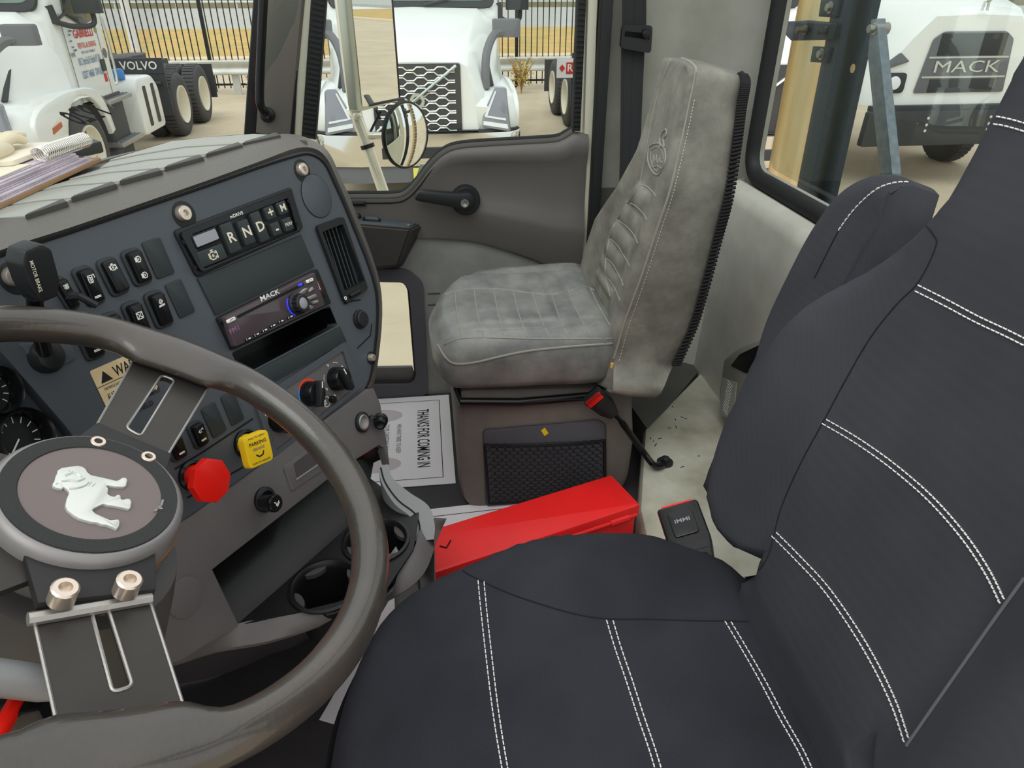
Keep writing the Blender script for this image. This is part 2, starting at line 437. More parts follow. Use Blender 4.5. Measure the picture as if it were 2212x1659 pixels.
M_lblue = mat('cool_mark_blue', (70, 150, 240), .5)
M_lcd = mat('lcd_grey', (150, 152, 160), .15)
M_radio = mat('radio_face_gloss', (78, 68, 72), .14)
M_usb = mat('usb_dark_red', (70, 22, 20), .5)
M_label = mat('grey_label', (150, 152, 150), .6)
# ------------------------------------------------------------------ outside: yard
G = -1.15
FX = Fr((0, 0, 0), (1, 0, 0), (0, 1, 0))
bm = bmesh.new(); prism(bm, FX, [(-40, -60), (26.5, -60), (26.5, 60), (-40, 60)], G-.2, G); struct('ground', bm, M_asph)
bm = bmesh.new(); prism(bm, FX, [(27.3, -70), (46, -70), (46, 90), (27.3, 90)], G-.3, G+.05); struct('lawn_strip', bm, M_grass)
bm = bmesh.new(); prism(bm, FX, [(26.5, -70), (27.3, -70), (27.3, 90), (26.5, 90)], G-.3, G+.12, .02); struct('kerb_strip', bm, M_curb)
bm = bmesh.new(); prism(bm, FX, [(46, -120), (86, -120), (86, 160), (46, 160)], G-.3, G); struct('road_beyond_fence', bm, M_road)
bm = bmesh.new(); rows = []
for x, z in ((86, G), (90, G+.3), (100, G+.8), (120, G+2.5), (150, G+9)): rows.append([(x, y, z) for y in range(-160, 240, 20)])
grid(bm, rows); struct('verge_field', bm, M_verge)

# fence: each picket and post its own part
FXX = 19.0
t = thing('picket_fence', 'tall black metal picket fence along the far side of the yard', 'fence', (FXX, 0, G))
bm = bmesh.new(); box(bm, (0, 0, 0), (.022, .022, 2.25)); pm = mesh('picket', bm, M_fence)
bm = bmesh.new(); box(bm, (0, 0, 0), (.075, .075, 2.5)); qm = mesh('fence_post', bm, M_fence)
posts = [-7.1, -4.75, -2.38, .0, 2.55, 5.02, 7.4, 9.8]
y = -7.1
while y < 10.2:
    if min(abs(y-p) for p in posts) > .07: link('picket', pm, t, None).matrix_basis = Matrix.Translation((FXX, y, G+1.2))
    y += .145
for p in posts: link('fence_post', qm, t).matrix_basis = Matrix.Translation((FXX, p, G+1.25))
for z in (.16, .42, 2.05):
    bm = bmesh.new(); box(bm, (FXX, 1.4, G+z), (.04, 17.6, .045)); obj('fence_rail', bm, M_fence, t)

def wbeam(name, label, x, y0, y1, z, step):
    t = thing(name, label, 'guard rail', (x, (y0+y1)/2, G))
    prof = [(0, .16), (-.06, .13), (-.06, .07), (0, .03), (0, -.03), (-.06, -.07), (-.06, -.13), (0, -.16)]
    bm = bmesh.new(); grid(bm, [[(x+a, yy, G+z+b) for a, b in prof] for yy in (y0, y1)]); obj('rail_beam', bm, M_galv, t, ang=60)
    yy = y0+.6
    while yy < y1:
        bm = bmesh.new(); box(bm, (x+.1, yy, G+(z+.1)/2), (.1, .16, z+.1)); obj('rail_post', bm, M_galv, t); yy += step
    return t
wbeam('guard_rail', 'galvanised steel guard rail standing in front of the black picket fence', 18.3, -8.65, 12, .6, 3.1)
wbeam('guard_rail', 'distant galvanised guard rail beyond the road behind the fence', 84.5, -60, 110, .7, 6)
t = thing('lamp_post', 'pale slim lamp post on the grass behind the picket fence', 'lamp post', (26, 9.1, G))
f = Fr((26, 9.1, G), (1, 0, 0), (0, 1, 0)); bm = bmesh.new(); lathe(bm, f, [(.13, 0), (.13, 4.5), (.11, 9)], 16); obj('pole', bm, M_paper, t)
bm = bmesh.new(); lathe(bm, f, [(.24, 0), (.24, .4), (.2, .45)], 16); obj('post_base', bm, M_curb, t)
# dry weeds
def weed(name, label, c, h, n, leaf):
    t = thing(name, label, 'plant', c)
    R = random.Random(int(c[1]*100)); bs = bmesh.new(); bl = bmesh.new()
    for i in range(n):
        a = R.uniform(0, 2*pi); l = h*R.uniform(.5, 1); s = .45*l
        p = [V(c), V(c)+V((cos(a)*s*.3, sin(a)*s*.3, l*.6)), V(c)+V((cos(a)*s, sin(a)*s, l))]
        tube(bs, smooth(p, 3), .006, 4)
        for k in range(5):
            q = V(c)+V((cos(a)*s*R.uniform(.1, 1), sin(a)*s*R.uniform(.1, 1), l*R.uniform(.3, 1))); d = V((R.uniform(-1, 1), R.uniform(-1, 1), R.uniform(-.3, 1))).normalized()*.07; e = d.orthogonal().normalized()*.025
            bl.faces.new([bl.verts.new(x) for x in (q, q+d*.5+e, q+d, q+d*.5-e)])
    obj('stems', bs, M_stem, t); o = obj('leaves', bl, leaf, t)
weed('dry_weed', 'dry yellowing bush of weeds below the guard rail beside the white truck fender', (17.8, -2.35, G), .85, 46, M_leafm)
weed('dry_weed', 'small brown dried weed clump at the foot of the guard rail', (17.6, 3.75, G), .55, 22, M_stem)

# ------------------------------------------------------------------ trucks
def wheel_at(root, c, side, r=.5, w=.28, name='wheel', dish=-.09):
    f = Fr(c, (1, 0, 0), (0, 0, 1)) if side < 0 else Fr(c, (-1, 0, 0), (0, 0, 1))     # n = (0, side, 0)
    h = w/2; bm = bmesh.new()
    prof = [(.29, -h+.02), (.34, -h), (r-.08, -h), (r-.02, -h+.02), (r, -h+.05), (r, h-.05), (r-.02, h-.02), (r-.08, h), (.36, h), (.29, h-.02), (.285, 0), (.29, -h+.02)]
    lathe(bm, f, prof, 40, caps=False); tr = obj(name, bm, M_tire, root)
    bm = bmesh.new()                                        # tread blocks
    for k in range(44):
        a = 2*pi*k/44
        for q in (-.75, -.25, .25, .75):
            er = V((cos(a), sin(a))); g = f.P(er.x*(r+.004), er.y*(r+.004), q*(h-.05))
            ex = f.ex*(-sin(a))+f.ey*cos(a); box(bm, g, (.045, .05, .018), ex, f.n)
    obj('tread', bm, M_tire, tr)
    bm = bmesh.new(); lathe(bm, f, [(.3, h-.03), (.3, h+.005), (.285, h+.005), (.27, h-.03), (.255, dish+.02), (.19, dish), (.13, dish+.02), (.11, dish+.06), (.0, dish+.06)], 36, caps=False)
    rim = obj('wheel_disc', bm, M_wheel, tr)
    bm = bmesh.new()
    for k in range(10): a = 2*pi*k/10; lathe(bm, f.at(f.P(.15*cos(a), .15*sin(a), dish+.01)), [(.016, 0), (.016, .035), (0, .035)], 6)
    for k in range(5): a = 2*pi*k/5; lathe(bm, f.at(f.P(.222*cos(a), .222*sin(a), dish+.012)), [(.027, 0), (.027, .004), (0, .004)], 12)
    obj('hub_nuts', bm, M_tgrey, tr); return tr

def tractor(x0, yc, label, letters=False, grille=True, third=False):
    T = lambda x, y, z: V((x0+x, yc+y, G+z))
    t = thing('semi_truck', label, 'truck', (x0+3.5, yc, G), 'white highway tractors parked in a row')
    FRT = lambda x: Fr((x0+x, yc, G), (0, -1, 0), (0, 0, 1))
    SD = lambda s, d=0: Fr((x0, yc+s*(1.22+d), G), (1, 0, 0), (0, 0, 1)) if s < 0 else Fr((x0, yc+s*(1.22+d), G), (-1, 0, 0), (0, 0, 1))
    sg = lambda s, p: [(x if s < 0 else -x, z) for x, z in p]
    # hood
    secs = [(.10, [(0, 1.53), (.5, 1.52), (.58, 1.47), (.66, 1.2), (.70, .78)]),
            (.22, [(0, 1.58), (.5, 1.57), (.66, 1.46), (.76, 1.2), (.86, .95)]),
            (.7, [(0, 1.74), (.6, 1.73), (.78, 1.6), (.92, 1.3), (1.08, 1.12)]),
            (1.1, [(0, 1.90), (.70, 1.88), (.9, 1.72), (1.02, 1.35), (1.12, 1.14)]),
            (1.58, [(0, 2.08), (.85, 2.06), (1.04, 1.92), (1.1, 1.5), (1.14, 1.1)])]
    bm = bmesh.new(); grid(bm, [[T(x, -a, b) for a, b in p[::-1]]+[T(x, a, b) for a, b in p[1:]] for x, p in secs])
    p = secs[0][1]; bm.faces.new([bm.verts.new(T(.1, -a, b)) for a, b in p[::-1]]+[bm.verts.new(T(.1, a, b)) for a, b in p[1:]])
    hood = obj('hood', bm, M_wpaint, t, ang=50)
    # fenders: front wings with a wheel arch
    arch = [(1.55+.64*cos(a), .5+.64*sin(a)) for a in [radians(q) for q in range(188, -16, -12)]]
    wing = [(.30, .78), (.28, .96), (.42, 1.10), (.75, 1.18), (1.3, 1.22), (1.9, 1.18), (2.2, .98), (2.3, .62)] + arch[::-1][1:-1] + [(.9, .78)]
    for s in (-1, 1):
        bm = bmesh.new(); prof = [(.12, .78), (.10, 1.0), (.3, 1.15), (.7, 1.21), (1.3, 1.25), (1.9, 1.21), (2.2, 1.0)]
        rows = []
        for x, z in [(.14, .76)]+prof:
            b = x*.12
            rows.append([T(x, s*.6, z+.05 if z > .8 else z), T(x, s*.85, z+.03 if z > .8 else z), T(x+.02, s*1.05, z), T(x+.1, s*1.16, z-.04), T(x+.22, s*1.22, max(.72, z-.14))])
        grid(bm, rows)
        prism(bm, SD(s, -.06), sg(s, s2(wing[:8], 3)+wing[8:]), 0, .06, .015)
        obj('fender', bm, M_wpaint, t, ang=50)
        # lamp on the wing's front corner
        f = Fr(T(.12, s*.93, .98), (.28*s, -1, 0) if s > 0 else (.28*s, -1, 0), (.18, 0, 1))
        q = [(-.17, -.22), (.16, -.18), (.17, -.05), (.02, .27), (-.10, .27)] if s < 0 else [(.17, -.22), (-.16, -.18), (-.17, -.05), (-.02, .27), (.10, .27)]
        q = [(-a, b) for a, b in q] if True else q
        bm = bmesh.new(); prism(bm, f, rnd(q, .03), -.04, .05, .01); lm = obj('headlamp', bm, M_lamp, t)
        bm = bmesh.new(); m = -1 if s < 0 else 1
        prism(bm, f, [(m*-.15, -.19), (m*.15, -.155), (m*.15, -.11), (m*-.14, -.14)], .05, .058)
        prism(bm, f, [(m*-.12, -.10), (m*.11, -.07), (m*.11, -.05), (m*-.12, -.075)], .05, .058)
        prism(bm, f, [(m*.11, -.07), (m*.14, -.06), (m*.02, .22), (m*-.0, .22)], .05, .058)
        obj('lamp_bar', bm, M_lampw, lm)
        bm = bmesh.new(); tube(bm, [f.P(*f_, .052) for f_ in ()] or [T(.5, s*.90, 1.22), T(.85, s*.86, 1.5)], .035, 6, flat=.5); obj('hood_vent', bm, M_tblk, t)
        bm = bmesh.new(); prism(bm, SD(s, .0), sg(s, [(.62, .86), (.86, .90), (.86, .95), (.64, .92)]), 0, .012); obj('side_marker', bm, M_amber, t)
        # bumper corner, steps, tank fairing, rear fender
        wheel_at(t, T(1.55, s*1.06, .5), s, name='front_wheel', dish=.05)
        bm = bmesh.new(); box(bm, T(2.65, s*1.0, .62), (.6, .3, .8), bev=.03); obj('battery_box', bm, M_tblk, t)
        for i, (z, y, xx) in enumerate(((.95, 1.08, 2.72), (.42, 1.12, 2.68))):
            bm = bmesh.new(); box(bm, T(xx, s*y, z), (.8, .3, .05), bev=.015); st = obj('cab_step', bm, M_alu, t)
            bm = bmesh.new()
            for k in range(5): box(bm, T(xx, s*(y-.1+.05*k), z+.03), (.72, .02, .012))
            obj('step_tread', bm, M_tgrey, st)
        bm = bmesh.new(); prism(bm, SD(s, -.55), sg(s, rnd([(3.3, .35), (4.25, .35), (4.25, .95), (4.05, 1.12), (3.4, 1.12), (3.3, 1.0)], .09)), 0, .56, .05); tk = obj('tank_fairing', bm, M_wpaint, t)
        bm = bmesh.new()
        for xx in (3.55, 3.9): prism(bm, SD(s, .0), sg(s, rnd([(xx, .45), (xx+.13, .45), (xx+.13, 1.0), (xx, 1.0)], .03)), .005, .014)
        obj('fairing_slot', bm, M_tblk, tk)
        bm = bmesh.new(); f = Fr(T(3.42, s*1.0, 1.12), (1, 0, 0), (0, 1, 0)); lathe(bm, f, [(.08, 0), (.08, .1), (.06, .13), (0, .13)], 16); obj('filler_cap', bm, M_blue, tk)
        # rear axles
        for xx in (5.4, 6.75):
            wheel_at(t, T(xx, s*1.06, .5), s, name='rear_wheel'); wheel_at(t, T(xx, s*.74, .5), s, name='rear_wheel')
        f = FRT(4.72); a = -s
        bm = bmesh.new(); prism(bm, f, rnd([(a*.55, .42), (a*1.22, .42), (a*1.22, 1.06), (a*.55, 1.06)], .03), -.02, .02); prism(bm, f, [(a*.5, 1.06), (a*1.22, 1.06), (a*1.22, 1.28), (a*.5, 1.28)], -.03, .03)
        prism(bm, Fr(T(4.72, 0, 1.06), (0, -1, 0), (1, 0, .35)), [(a*.55, 0), (a*1.2, 0), (a*1.2, .3), (a*.55, .3)], 0, .02); tube(bm, [T(4.66, s*.7, .92), T(4.66, s*1.15, .92)], .03, 8)
        md = obj('mud_guard', bm, M_tblk, t)
        if s < 0: text('guard_lettering', 'VOLVO', f.at(T(4.685, -.86, 1.17)), .17, M_white_ink, md, w=.004, width=.56, bold=.015)
        bm = bmesh.new(); box(bm, T(7.4, s*.95, .65), (.02, .6, .6)); obj('mud_flap', bm, M_tblk, t)
    # bumper
    bw = [(-1.22, .2), (-1.1, .06), (-.7, 0), (.7, 0), (1.1, .06), (1.22, .2)]
    def strip(nm, z0, z1, o, m):
        bm = bmesh.new(); grid(bm, [[T(x-o, y*k, z) for y, x in bw] for z, k in ((z0, .985), (z0+.02, 1), (z1-.02, 1), (z1, .985))]+[[T(x+.12, y*.96, z1) for y, x in bw]]); return obj(nm, bm, m, t, ang=50)
    strip('bumper', .40, .76, 0, M_chrome); strip('bumper_skirt', .20, .40, -.03, M_tgrey); strip('bumper_seam', .755, .785, -.05, M_tblk)
    bm = bmesh.new(); box(bm, T(.12, 0, .55), (.3, .9, .12)); obj('bumper_opening', bm, M_tblk, t)
    # grille with wavy bars and the diagonal badge bar
    f = FRT(.09); bm = bmesh.new(); prism(bm, f, rnd(rect(1.02, .78, 0, 1.12), .03), 0, .012, .004); gr = obj('grille', bm, M_grille, t)
    if grille:
        for k in range(13):
            z = 1.46-.055*k; pts = []; u = -.47; up = k % 2 == 0
            n = 8; st = .94/n
            for i in range(n):
                d = .0145 if (i % 2 == 0) == up else -.017
                pts += [(u+.12*st, z+d), (u+.78*st, z+d)]; u += st
            bm = bmesh.new(); tube(bm, [f.P(a, b, .02) for a, b in pts], .008, 5); obj('grille_bar', bm, M_bright, gr)
        bm = bmesh.new(); tube(bm, [f.P(-.49, .79, .025), f.P(.46, 1.49, .025)], .034, 6, flat=.5)
        lathe(bm, f.at(f.P(0, 1.12, .02)), [(.085, 0), (.085, .03), (.05, .03), (.05, 0)], 28, caps=False); obj('grille_badge', bm, M_bright, gr)
    else:
        bm = bmesh.new(); tube(bm, [f.P(-.49, .79, .025), f.P(.46, 1.49, .025)], .034, 6, flat=.5); obj('grille_badge', bm, M_bright, gr)
    bm = bmesh.new(); prism(bm, FRT(-.01), rect(.30, .16, .05, .30), 0, .01); pl = obj('licence_plate', bm, M_yellow_plate, t)
    # cab
    secs = [(1.5, 1.06, 1.0, 2.08), (1.6, 1.10, 1.0, 2.16), (2.05, 1.13, 1.0, 3.1), (2.3, 1.13, .98, 3.15), (2.9, 1.13, .98, 3.15)]
    bm = bmesh.new(); rows = []
    for x, hw, zb, zt in secs: rows.append([T(x, -hw, zb), T(x, -hw, zt-.5 if zt > 2.5 else zt-.15), T(x, -hw*.97, zt-.12), T(x, -hw*.85, zt), T(x, 0, zt+.02), T(x, hw*.85, zt), T(x, hw*.97, zt-.12), T(x, hw, zt-.5 if zt > 2.5 else zt-.15), T(x, hw, zb)])
    vs = grid(bm, rows, True); bm.faces.new(vs[0]); bm.faces.new(vs[-1][::-1]); cab = obj('cab', bm, M_wpaint, t, ang=50)
    wf = Fr(T(1.50, 0, 2.06), (0, -1, 0), (.44, 0, .9)); bm = bmesh.new(); prism(bm, wf, rnd(rect(2.10, 1.0, 0, .46), .14), -.03, .02, .01); ws = obj('windscreen_border', bm, M_tblk, t)
    bm = bmesh.new(); prism(bm, wf, rnd(rect(1.96, .86, 0, .47), .12), .02, .03, .004); obj('windscreen', bm, M_tglass, ws)
    bm = bmesh.new()
    for a in (-.6, .25): tube(bm, [wf.P(a-.1, -.02, .05), wf.P(a+.25, .06, .045), wf.P(a+.75, .14, .04)], .014, 5)
    obj('wiper', bm, M_tblk, ws)
    if letters:
        bm = bmesh.new(); prism(bm, wf, [(.56, .10), (.78, .10), (.78, .2), (.56, .2)], .032, .034); prism(bm, wf, [(.80, .11), (.9, .11), (.9, .2), (.80, .2)], .032, .034); obj('windscreen_sticker', bm, M_paper, ws)
    for s in (-1, 1):
        f = SD(s, -.085); bm = bmesh.new(); prism(bm, f, sg(s, rnd([(1.90, 1.98), (2.3, 1.84), (2.7, 1.9), (2.7, 2.8), (2.12, 2.8)], .06)), 0, .012, .004); obj('side_window', bm, M_tglassd, t)
        bm = bmesh.new(); box(bm, T(1.97, s*1.40, 2.36), (.16, .30, .74), bev=.04); mi = obj('door_mirror', bm, M_tblk, t)
        bm = bmesh.new(); tube(bm, smooth([T(1.66, s*1.12, 1.92), T(1.8, s*1.25, 1.86), T(1.95, s*1.42, 1.87), T(1.97, s*1.44, 2.0)], 4), .03, 8); tube(bm, [T(1.66, s*1.1, 2.08), T(1.68, s*1.12, 1.90)], .05, 8); tube(bm, [T(1.66, s*1.13, 1.92), T(2.05, s*1.14, 2.02)], .016, 6); obj('mirror_arm', bm, M_tblk, mi)
        # hood mirror on an arm
        bm = bmesh.new(); box(bm, T(.8, s*1.12, 1.83), (.14, .34, .2), bev=.04); hm = obj('hood_mirror', bm, M_tgrey, t)
        bm = bmesh.new(); tube(bm, smooth([T(.35, s*.82, 1.2), T(.45, s*.84, 1.55), T(.7, s*.96, 1.76), T(.78, s*1.1, 1.78)], 4), [.05]*12+[.03], 8); obj('mirror_arm', bm, M_tgrey, hm)
        f = SD(s, -.09)
        bm = bmesh.new(); prism(bm, f, sg(s, [(1.77, 1.0), (1.782, 1.0), (1.782, 2.0), (1.77, 2.0)]), 0, .004); prism(bm, f, sg(s, [(2.72, 1.0), (2.73, 1.0), (2.73, 2.9), (2.72, 2.9)]), 0, .004); obj('door_gap', bm, M_tgrey, t)
        bm = bmesh.new(); prism(bm, f, sg(s, rnd([(2.58, 1.3), (2.70, 1.3), (2.70, 1.44), (2.58, 1.44)], .02)), 0, .02); obj('door_handle', bm, M_tblk, t)
        bm = bmesh.new(); tube(bm, smooth([T(2.94, s*1.1, 1.1), T(2.98, s*1.14, 1.2), T(2.98, s*1.14, 1.9), T(2.94, s*1.1, 2.0)], 4), .018, 6); obj('grab_rail', bm, M_bright, t)
        bm = bmesh.new(); prism(bm, f, sg(s, rect(.09, .10, 2.64, 1.22)), 0, .003); obj('red_sticker', bm, M_red_ink, t)
    if letters:
        f = SD(-1, -.088); q = lambda u, v: f.at(f.P(u, v))
        text('door_name', 'GABRIELLI', q(2.31, 1.76), .13, M_red_ink, t, w=.004, width=.58, bold=.02); text('door_name', 'RENTAL & LEASING', q(2.33, 1.63), .085, M_red_ink, t, w=.004, width=.54)
        text('door_name', 'FIRST AND FOREMOST', q(2.32, 1.555), .04, M_blue_ink, t, w=.004, width=.42)
        text('door_address', '880 S. Oyster Bay Rd, Hicksville NY 11801', q(2.30, 1.46), .12, M_blue_ink, t, w=.004, width=.66)
        text('door_number', 'USDOT 1468660   GVW 62,000', q(2.30, 1.31), .12, M_blue_ink, t, w=.004, width=.66)
        text('door_model', 'VNR', q(1.86, 1.55), .07, M_black_ink, t, w=.004, width=.13)
        bm = bmesh.new(); 
        for k in range(7): a = radians(70+k*37); prism(bm, f, rect(.05, .016, 1.96+.05*cos(a), 1.70+.11*sin(a)), 0, .004)
        obj('door_logo', bm, M_blue_ink, t)
        bm = bmesh.new(); lathe(bm, f.at(f.P(2.81, 1.5)), [(.06, 0), (.06, .004), (0, .004)], 20); obj('round_sticker', bm, M_grey_ink, t)
        bm = bmesh.new(); lathe(bm, f.at(f.P(2.70, 1.78)), [(.04, 0), (.04, .004), (0, .004)], 12); obj('green_sticker', bm, M_leafg, t)
    # frame rails, deck, fifth wheel
    bm = bmesh.new()
    for s in (-1, 1): box(bm, T(5.1, s*.42, .92), (4.6, .09, .28))
    for xx in (3.4, 4.4, 5.3, 6.2, 7.3): box(bm, T(xx, 0, .92), (.1, .8, .2))
    box(bm, T(4.3, 0, 1.04), (1.1, .9, .06)); obj('frame_rails', bm, M_tblk, t)
    bm = bmesh.new(); f = Fr(T(5.95, 0, 1.2), (1, 0, 0), (0, 1, .0)); prism(bm, f, rnd([(-.75, -.36), (.05, -.48), (.5, -.42), (.5, -.1), (.1, 0), (.5, .1), (.5, .42), (.05, .48), (-.75, .36)], .06), -.05, .03, .01); fw = obj('fifth_wheel', bm, M_tblk, t)
    bm = bmesh.new()
    for s in (-1, 1): prism(bm, Fr(T(5.95, s*.42, 1.0), (1, 0, 0), (0, 0, 1)), [(-.3, 0), (.3, 0), (.15, .17), (-.15, .17)], -.03, .03)
    obj('wheel_bracket', bm, M_tblk, fw)
    bm = bmesh.new(); tube(bm, smooth([T(2.95, -.3, 1.6), T(3.6, -.35, 1.15), T(4.6, -.2, 1.2), T(5.4, -.3, 1.12)], 5), .03, 6); tube(bm, smooth([T(2.95, .2, 1.7), T(4.0, .25, 1.2), T(4.8, .2, 1.25)], 5), .025, 6); obj('air_hose', bm, M_tblk, t)
    if third:
        f = SD(1, .02); bm = bmesh.new(); prism(bm, Fr(ax(1234, 147, 0, x0+4.66), (0, -1, 0), (0, 0, 1)), rect(.5, .30), 0, .01); sg_ = obj('red_lettered_sign', bm, M_paper, t)
        bm = bmesh.new(); g = Fr(ax(1234, 147, 0, x0+4.66)+V((-.012, 0, 0)), (0, -1, 0), (0, 0, 1)); prism(bm, g, rect(.34, .18, .08, 0), 0, .004); prism(bm, g, [(-.21, 0), (-.16, .06), (-.11, 0), (-.16, -.06)], 0, .004); obj('sign_patch', bm, M_red_ink, sg_); text('sign_letter', 'RE', g.at(g.P(.015, 0, .006)), .16, M_white_ink, sg_, width=.17)
    return t
tractor(8.6, .07, 'white semi truck facing the passenger window, wide wavy-bar grille and chrome bumper')
tractor(7.9, 5.28, 'white day-cab semi truck with red and blue door lettering, seen through the windshield', letters=True, grille=False)
tractor(8.0, -3.76, 'semi truck showing only its rear tyres and a red lettered sign beside the door pillar', third=True, grille=False)

# heavy white truck seen through the rear window
x0, yc = 8.6, -6.62
T = lambda x, y, z: V((x0+x, yc+y, G+z))
t = thing('heavy_truck', 'white truck with square dark grille and black bumper behind the rear window', 'truck', (x0+2, yc, G))
FRT = lambda x: Fr((x0+x, yc, G), (0, -1, 0), (0, 0, 1))
bm = bmesh.new(); secs = [(.0, [(0, 1.98), (.55, 1.96), (.78, 1.72), (.95, 1.5), (1.08, 1.22), (1.12, .98)]), (.12, [(0, 2.06), (.6, 2.04), (.86, 1.76), (1.0, 1.54), (1.16, 1.25), (1.2, .98)]), (.7, [(0, 2.2), (.7, 2.18), (.95, 1.95), (1.0, 1.62), (1.2, 1.3), (1.22, 1.0)]), (1.6, [(0, 2.42), (.8, 2.4), (1.05, 2.2), (1.1, 1.6), (1.22, 1.3), (1.22, 1.1)])]
grid(bm, [[T(x, -a, b) for a, b in p[::-1]]+[T(x, a, b) for a, b in p[1:]] for x, p in secs]); p = secs[0][1]
bm.faces.new([bm.verts.new(T(0, -a, b)) for a, b in p[::-1]]+[bm.verts.new(T(0, a, b)) for a, b in p[1:]]); obj('hood', bm, M_wpaint, t, ang=50)
f = FRT(-.01)
bm = bmesh.new(); prism(bm, f, rnd([(-.6, 1.12), (.6, 1.12), (.52, 1.72), (.40, 1.80), (-.40, 1.80), (-.52, 1.72)], .03), 0, .012, .004); gr = obj('grille', bm, M_tgrey, t)
bm = bmesh.new(); prism(bm, f, rect(.86, .24, 0, 1.66), .012, .02, .004); prism(bm, f, rect(.86, .15, 0, 1.2), .012, .02, .004); obj('grille_mesh', bm, M_tblk, gr)
bm = bmesh.new(); prism(bm, f, rect(1.04, .02, 0, 1.52), .012, .02); prism(bm, f, rect(1.1, .02, 0, 1.30), .012, .02); obj('grille_bar', bm, M_galv, gr)
text('grille_lettering', 'MACK', f.at(f.P(0, 1.41)), .19, M_bright, gr, w=.022, width=.86, bold=0)
for s in (-1, 1):
    bm = bmesh.new(); prism(bm, f, rnd(rect(.3, .23, s*.9, 1.24), .05), 0, .03, .01); hl = obj('headlamp', bm, M_tblk, t)
    bm = bmesh.new(); lathe(bm, f.at(f.P(s*.9, 1.24, .03)), [(.08, 0), (.07, .02), (0, .03)], 20); obj('lamp_lens', bm, M_lampw, hl)
    bm = bmesh.new(); prism(bm, f, rnd([(s*.76, 1.48), (s*1.02, 1.40), (s*1.06, 1.46), (s*.9, 1.58)], .02), 0, .02, .005); obj('side_marker', bm, M_tgrey, t)
    wheel_at(t, T(1.3, s*1.05, .5), s, name='front_wheel', dish=.05)
bm = bmesh.new(); prism(bm, f, rnd([(-1.22, .52), (1.22, .52), (1.2, .93), (-1.2, .93)], .03), .06, .16, .01); bp = obj('bumper', bm, M_tblk, t)
bm = bmesh.new()
for s in (-1, 1):
    for u, v in ((.92, .83), (.92, .75), (.42, .85), (.42, .77), (.42, .70)): lathe(bm, f.at(f.P(s*u, v, .16)), [(.018, 0), (.018, .01), (0, .014)], 10)
obj('bumper_bolts', bm, M_bright, bp)
bm = bmesh.new(); prism(bm, f, rect(2.3, .06, 0, .955), .0, .08); obj('bumper_gap', bm, M_grille, bp)
bm = bmesh.new(); g = f.at(f.P(0, 2.02)); tube(bm, [g.P(-.03, 0, .03), g.P(-.02, .09, .03), g.P(.03, .1, .03), g.P(.04, 0, .03)], .018, 6); tube(bm, [g.P(.02, .1, .03), g.P(.03, .15, .07)], .026, 6); obj('hood_ornament', bm, M_bright, t)
bm = bmesh.new(); box(bm, T(2.6, 0, 2.0), (1.9, 2.2, 1.9), bev=.1); obj('cab', bm, M_wpaint, t)
f2 = FRT(1.64); bm = bmesh.new(); prism(bm, f2, rnd(rect(1.9, .5, 0, 2.68), .08), 0, .02, .005); obj('windscreen', bm, M_tglass, t)
# ------------------------------------------------------------------ cab shell
XD = 1.95
DF = Fr((XD, 0, 0), (0, -1, 0), (0, 0, 1))              # passenger door plane, faces the driver
RF = Fr((0, -.88, 0), (-1, 0, 0), (0, 0, 1))            # rear wall plane, faces forward
bm = bmesh.new(); prism(bm, FX, [(.0, -.9), (2.0, -.9), (2.0, 1.05), (.0, 1.05)], -.06, 0); struct('floor', bm, M_floor)
# rear wall: rounded corner, plate with the window hole
bm = bmesh.new()
hole = [RF.uv(1690, -60), RF.uv(1680, 20), RF.uv(1642, 325), RF.uv(1655, 356), RF.uv(1800, 452)]
uL = hole[2][0]; vB = RF.uv(1800, 452)[1]
hole = rnd([(-1.80, 1.62), (uL, vB), (-.12, vB), (-.12, 1.62)], .055, 6)
holed(bm, RF, [(-1.83, .0), (.02, .0), (.02, 1.75), (-1.83, 1.75)], [hole], -.012, 0)
cx, cy = 1.83, -.76; cor = [(cx+.12*cos(a), cy+.12*sin(a)) for a in [radians(-90+15*k) for k in range(7)]]
cor = [(1.83, -.88)] + cor[1:] + [(1.95, -.60), (1.95, -.465)]
grid(bm, [[(x, y, z) for x, y in cor] for z in (0, .5, 1.0, 1.75)])
struct('wall_rear', bm, M_wall)
# rear window: rubber frame and pane
w1 = sroot('window_1', (.96, -.88, vB))
bm = bmesh.new(); tube(bm, [RF.P(u, v, .004) for u, v in off(hole, -.022)], .025, 12, closed=True, up=None, flat=.9); o = obj('window_frame', bm, M_rubber, w1)
bm = bmesh.new(); prism(bm, RF, off(ccw(hole), .004), -.03, -.026); obj('window_pane', bm, M_glass, w1)
bm = bmesh.new(); prism(bm, FX, [(1.49, -.545), (1.93, -.50), (1.93, -.86), (1.80, -.80)], 0, .115); grid(bm, [[(x-(.004 if x > 1.9 else .002), y+.004, z) for x, y in cor[1:]] for z in (.0, .3, .645)]); struct('trim_7', bm, M_dkwall)  # lower corner lining: dark carpet, with the shade behind the seat painted in
# lower rear trim panel with rolled top edge, and the platform
bm = bmesh.new(); prof = [(-.86, .68), (-.845, .685), (-.82, .672), (-.805, .64), (-.80, .5), (-.80, .3), (-.79, .1)]
grid(bm, [[(x, y+(.03 if k in (0, 3) else 0), z-(.012 if k in (0, 3) else 0)) for y, z in prof] for k, x in enumerate((.05, .08, 1.83, 1.855))]+[[(1.858, -.87, z) for y, z in prof]]); struct('trim_1', bm, M_ledge)
bm = bmesh.new(); prism(bm, FX, [(.95, -.40), (1.18, -.43), (1.50, -.535), (1.79, -.80), (.95, -.80)], 0, .12, .02); struct('trim_2', bm, M_plat)
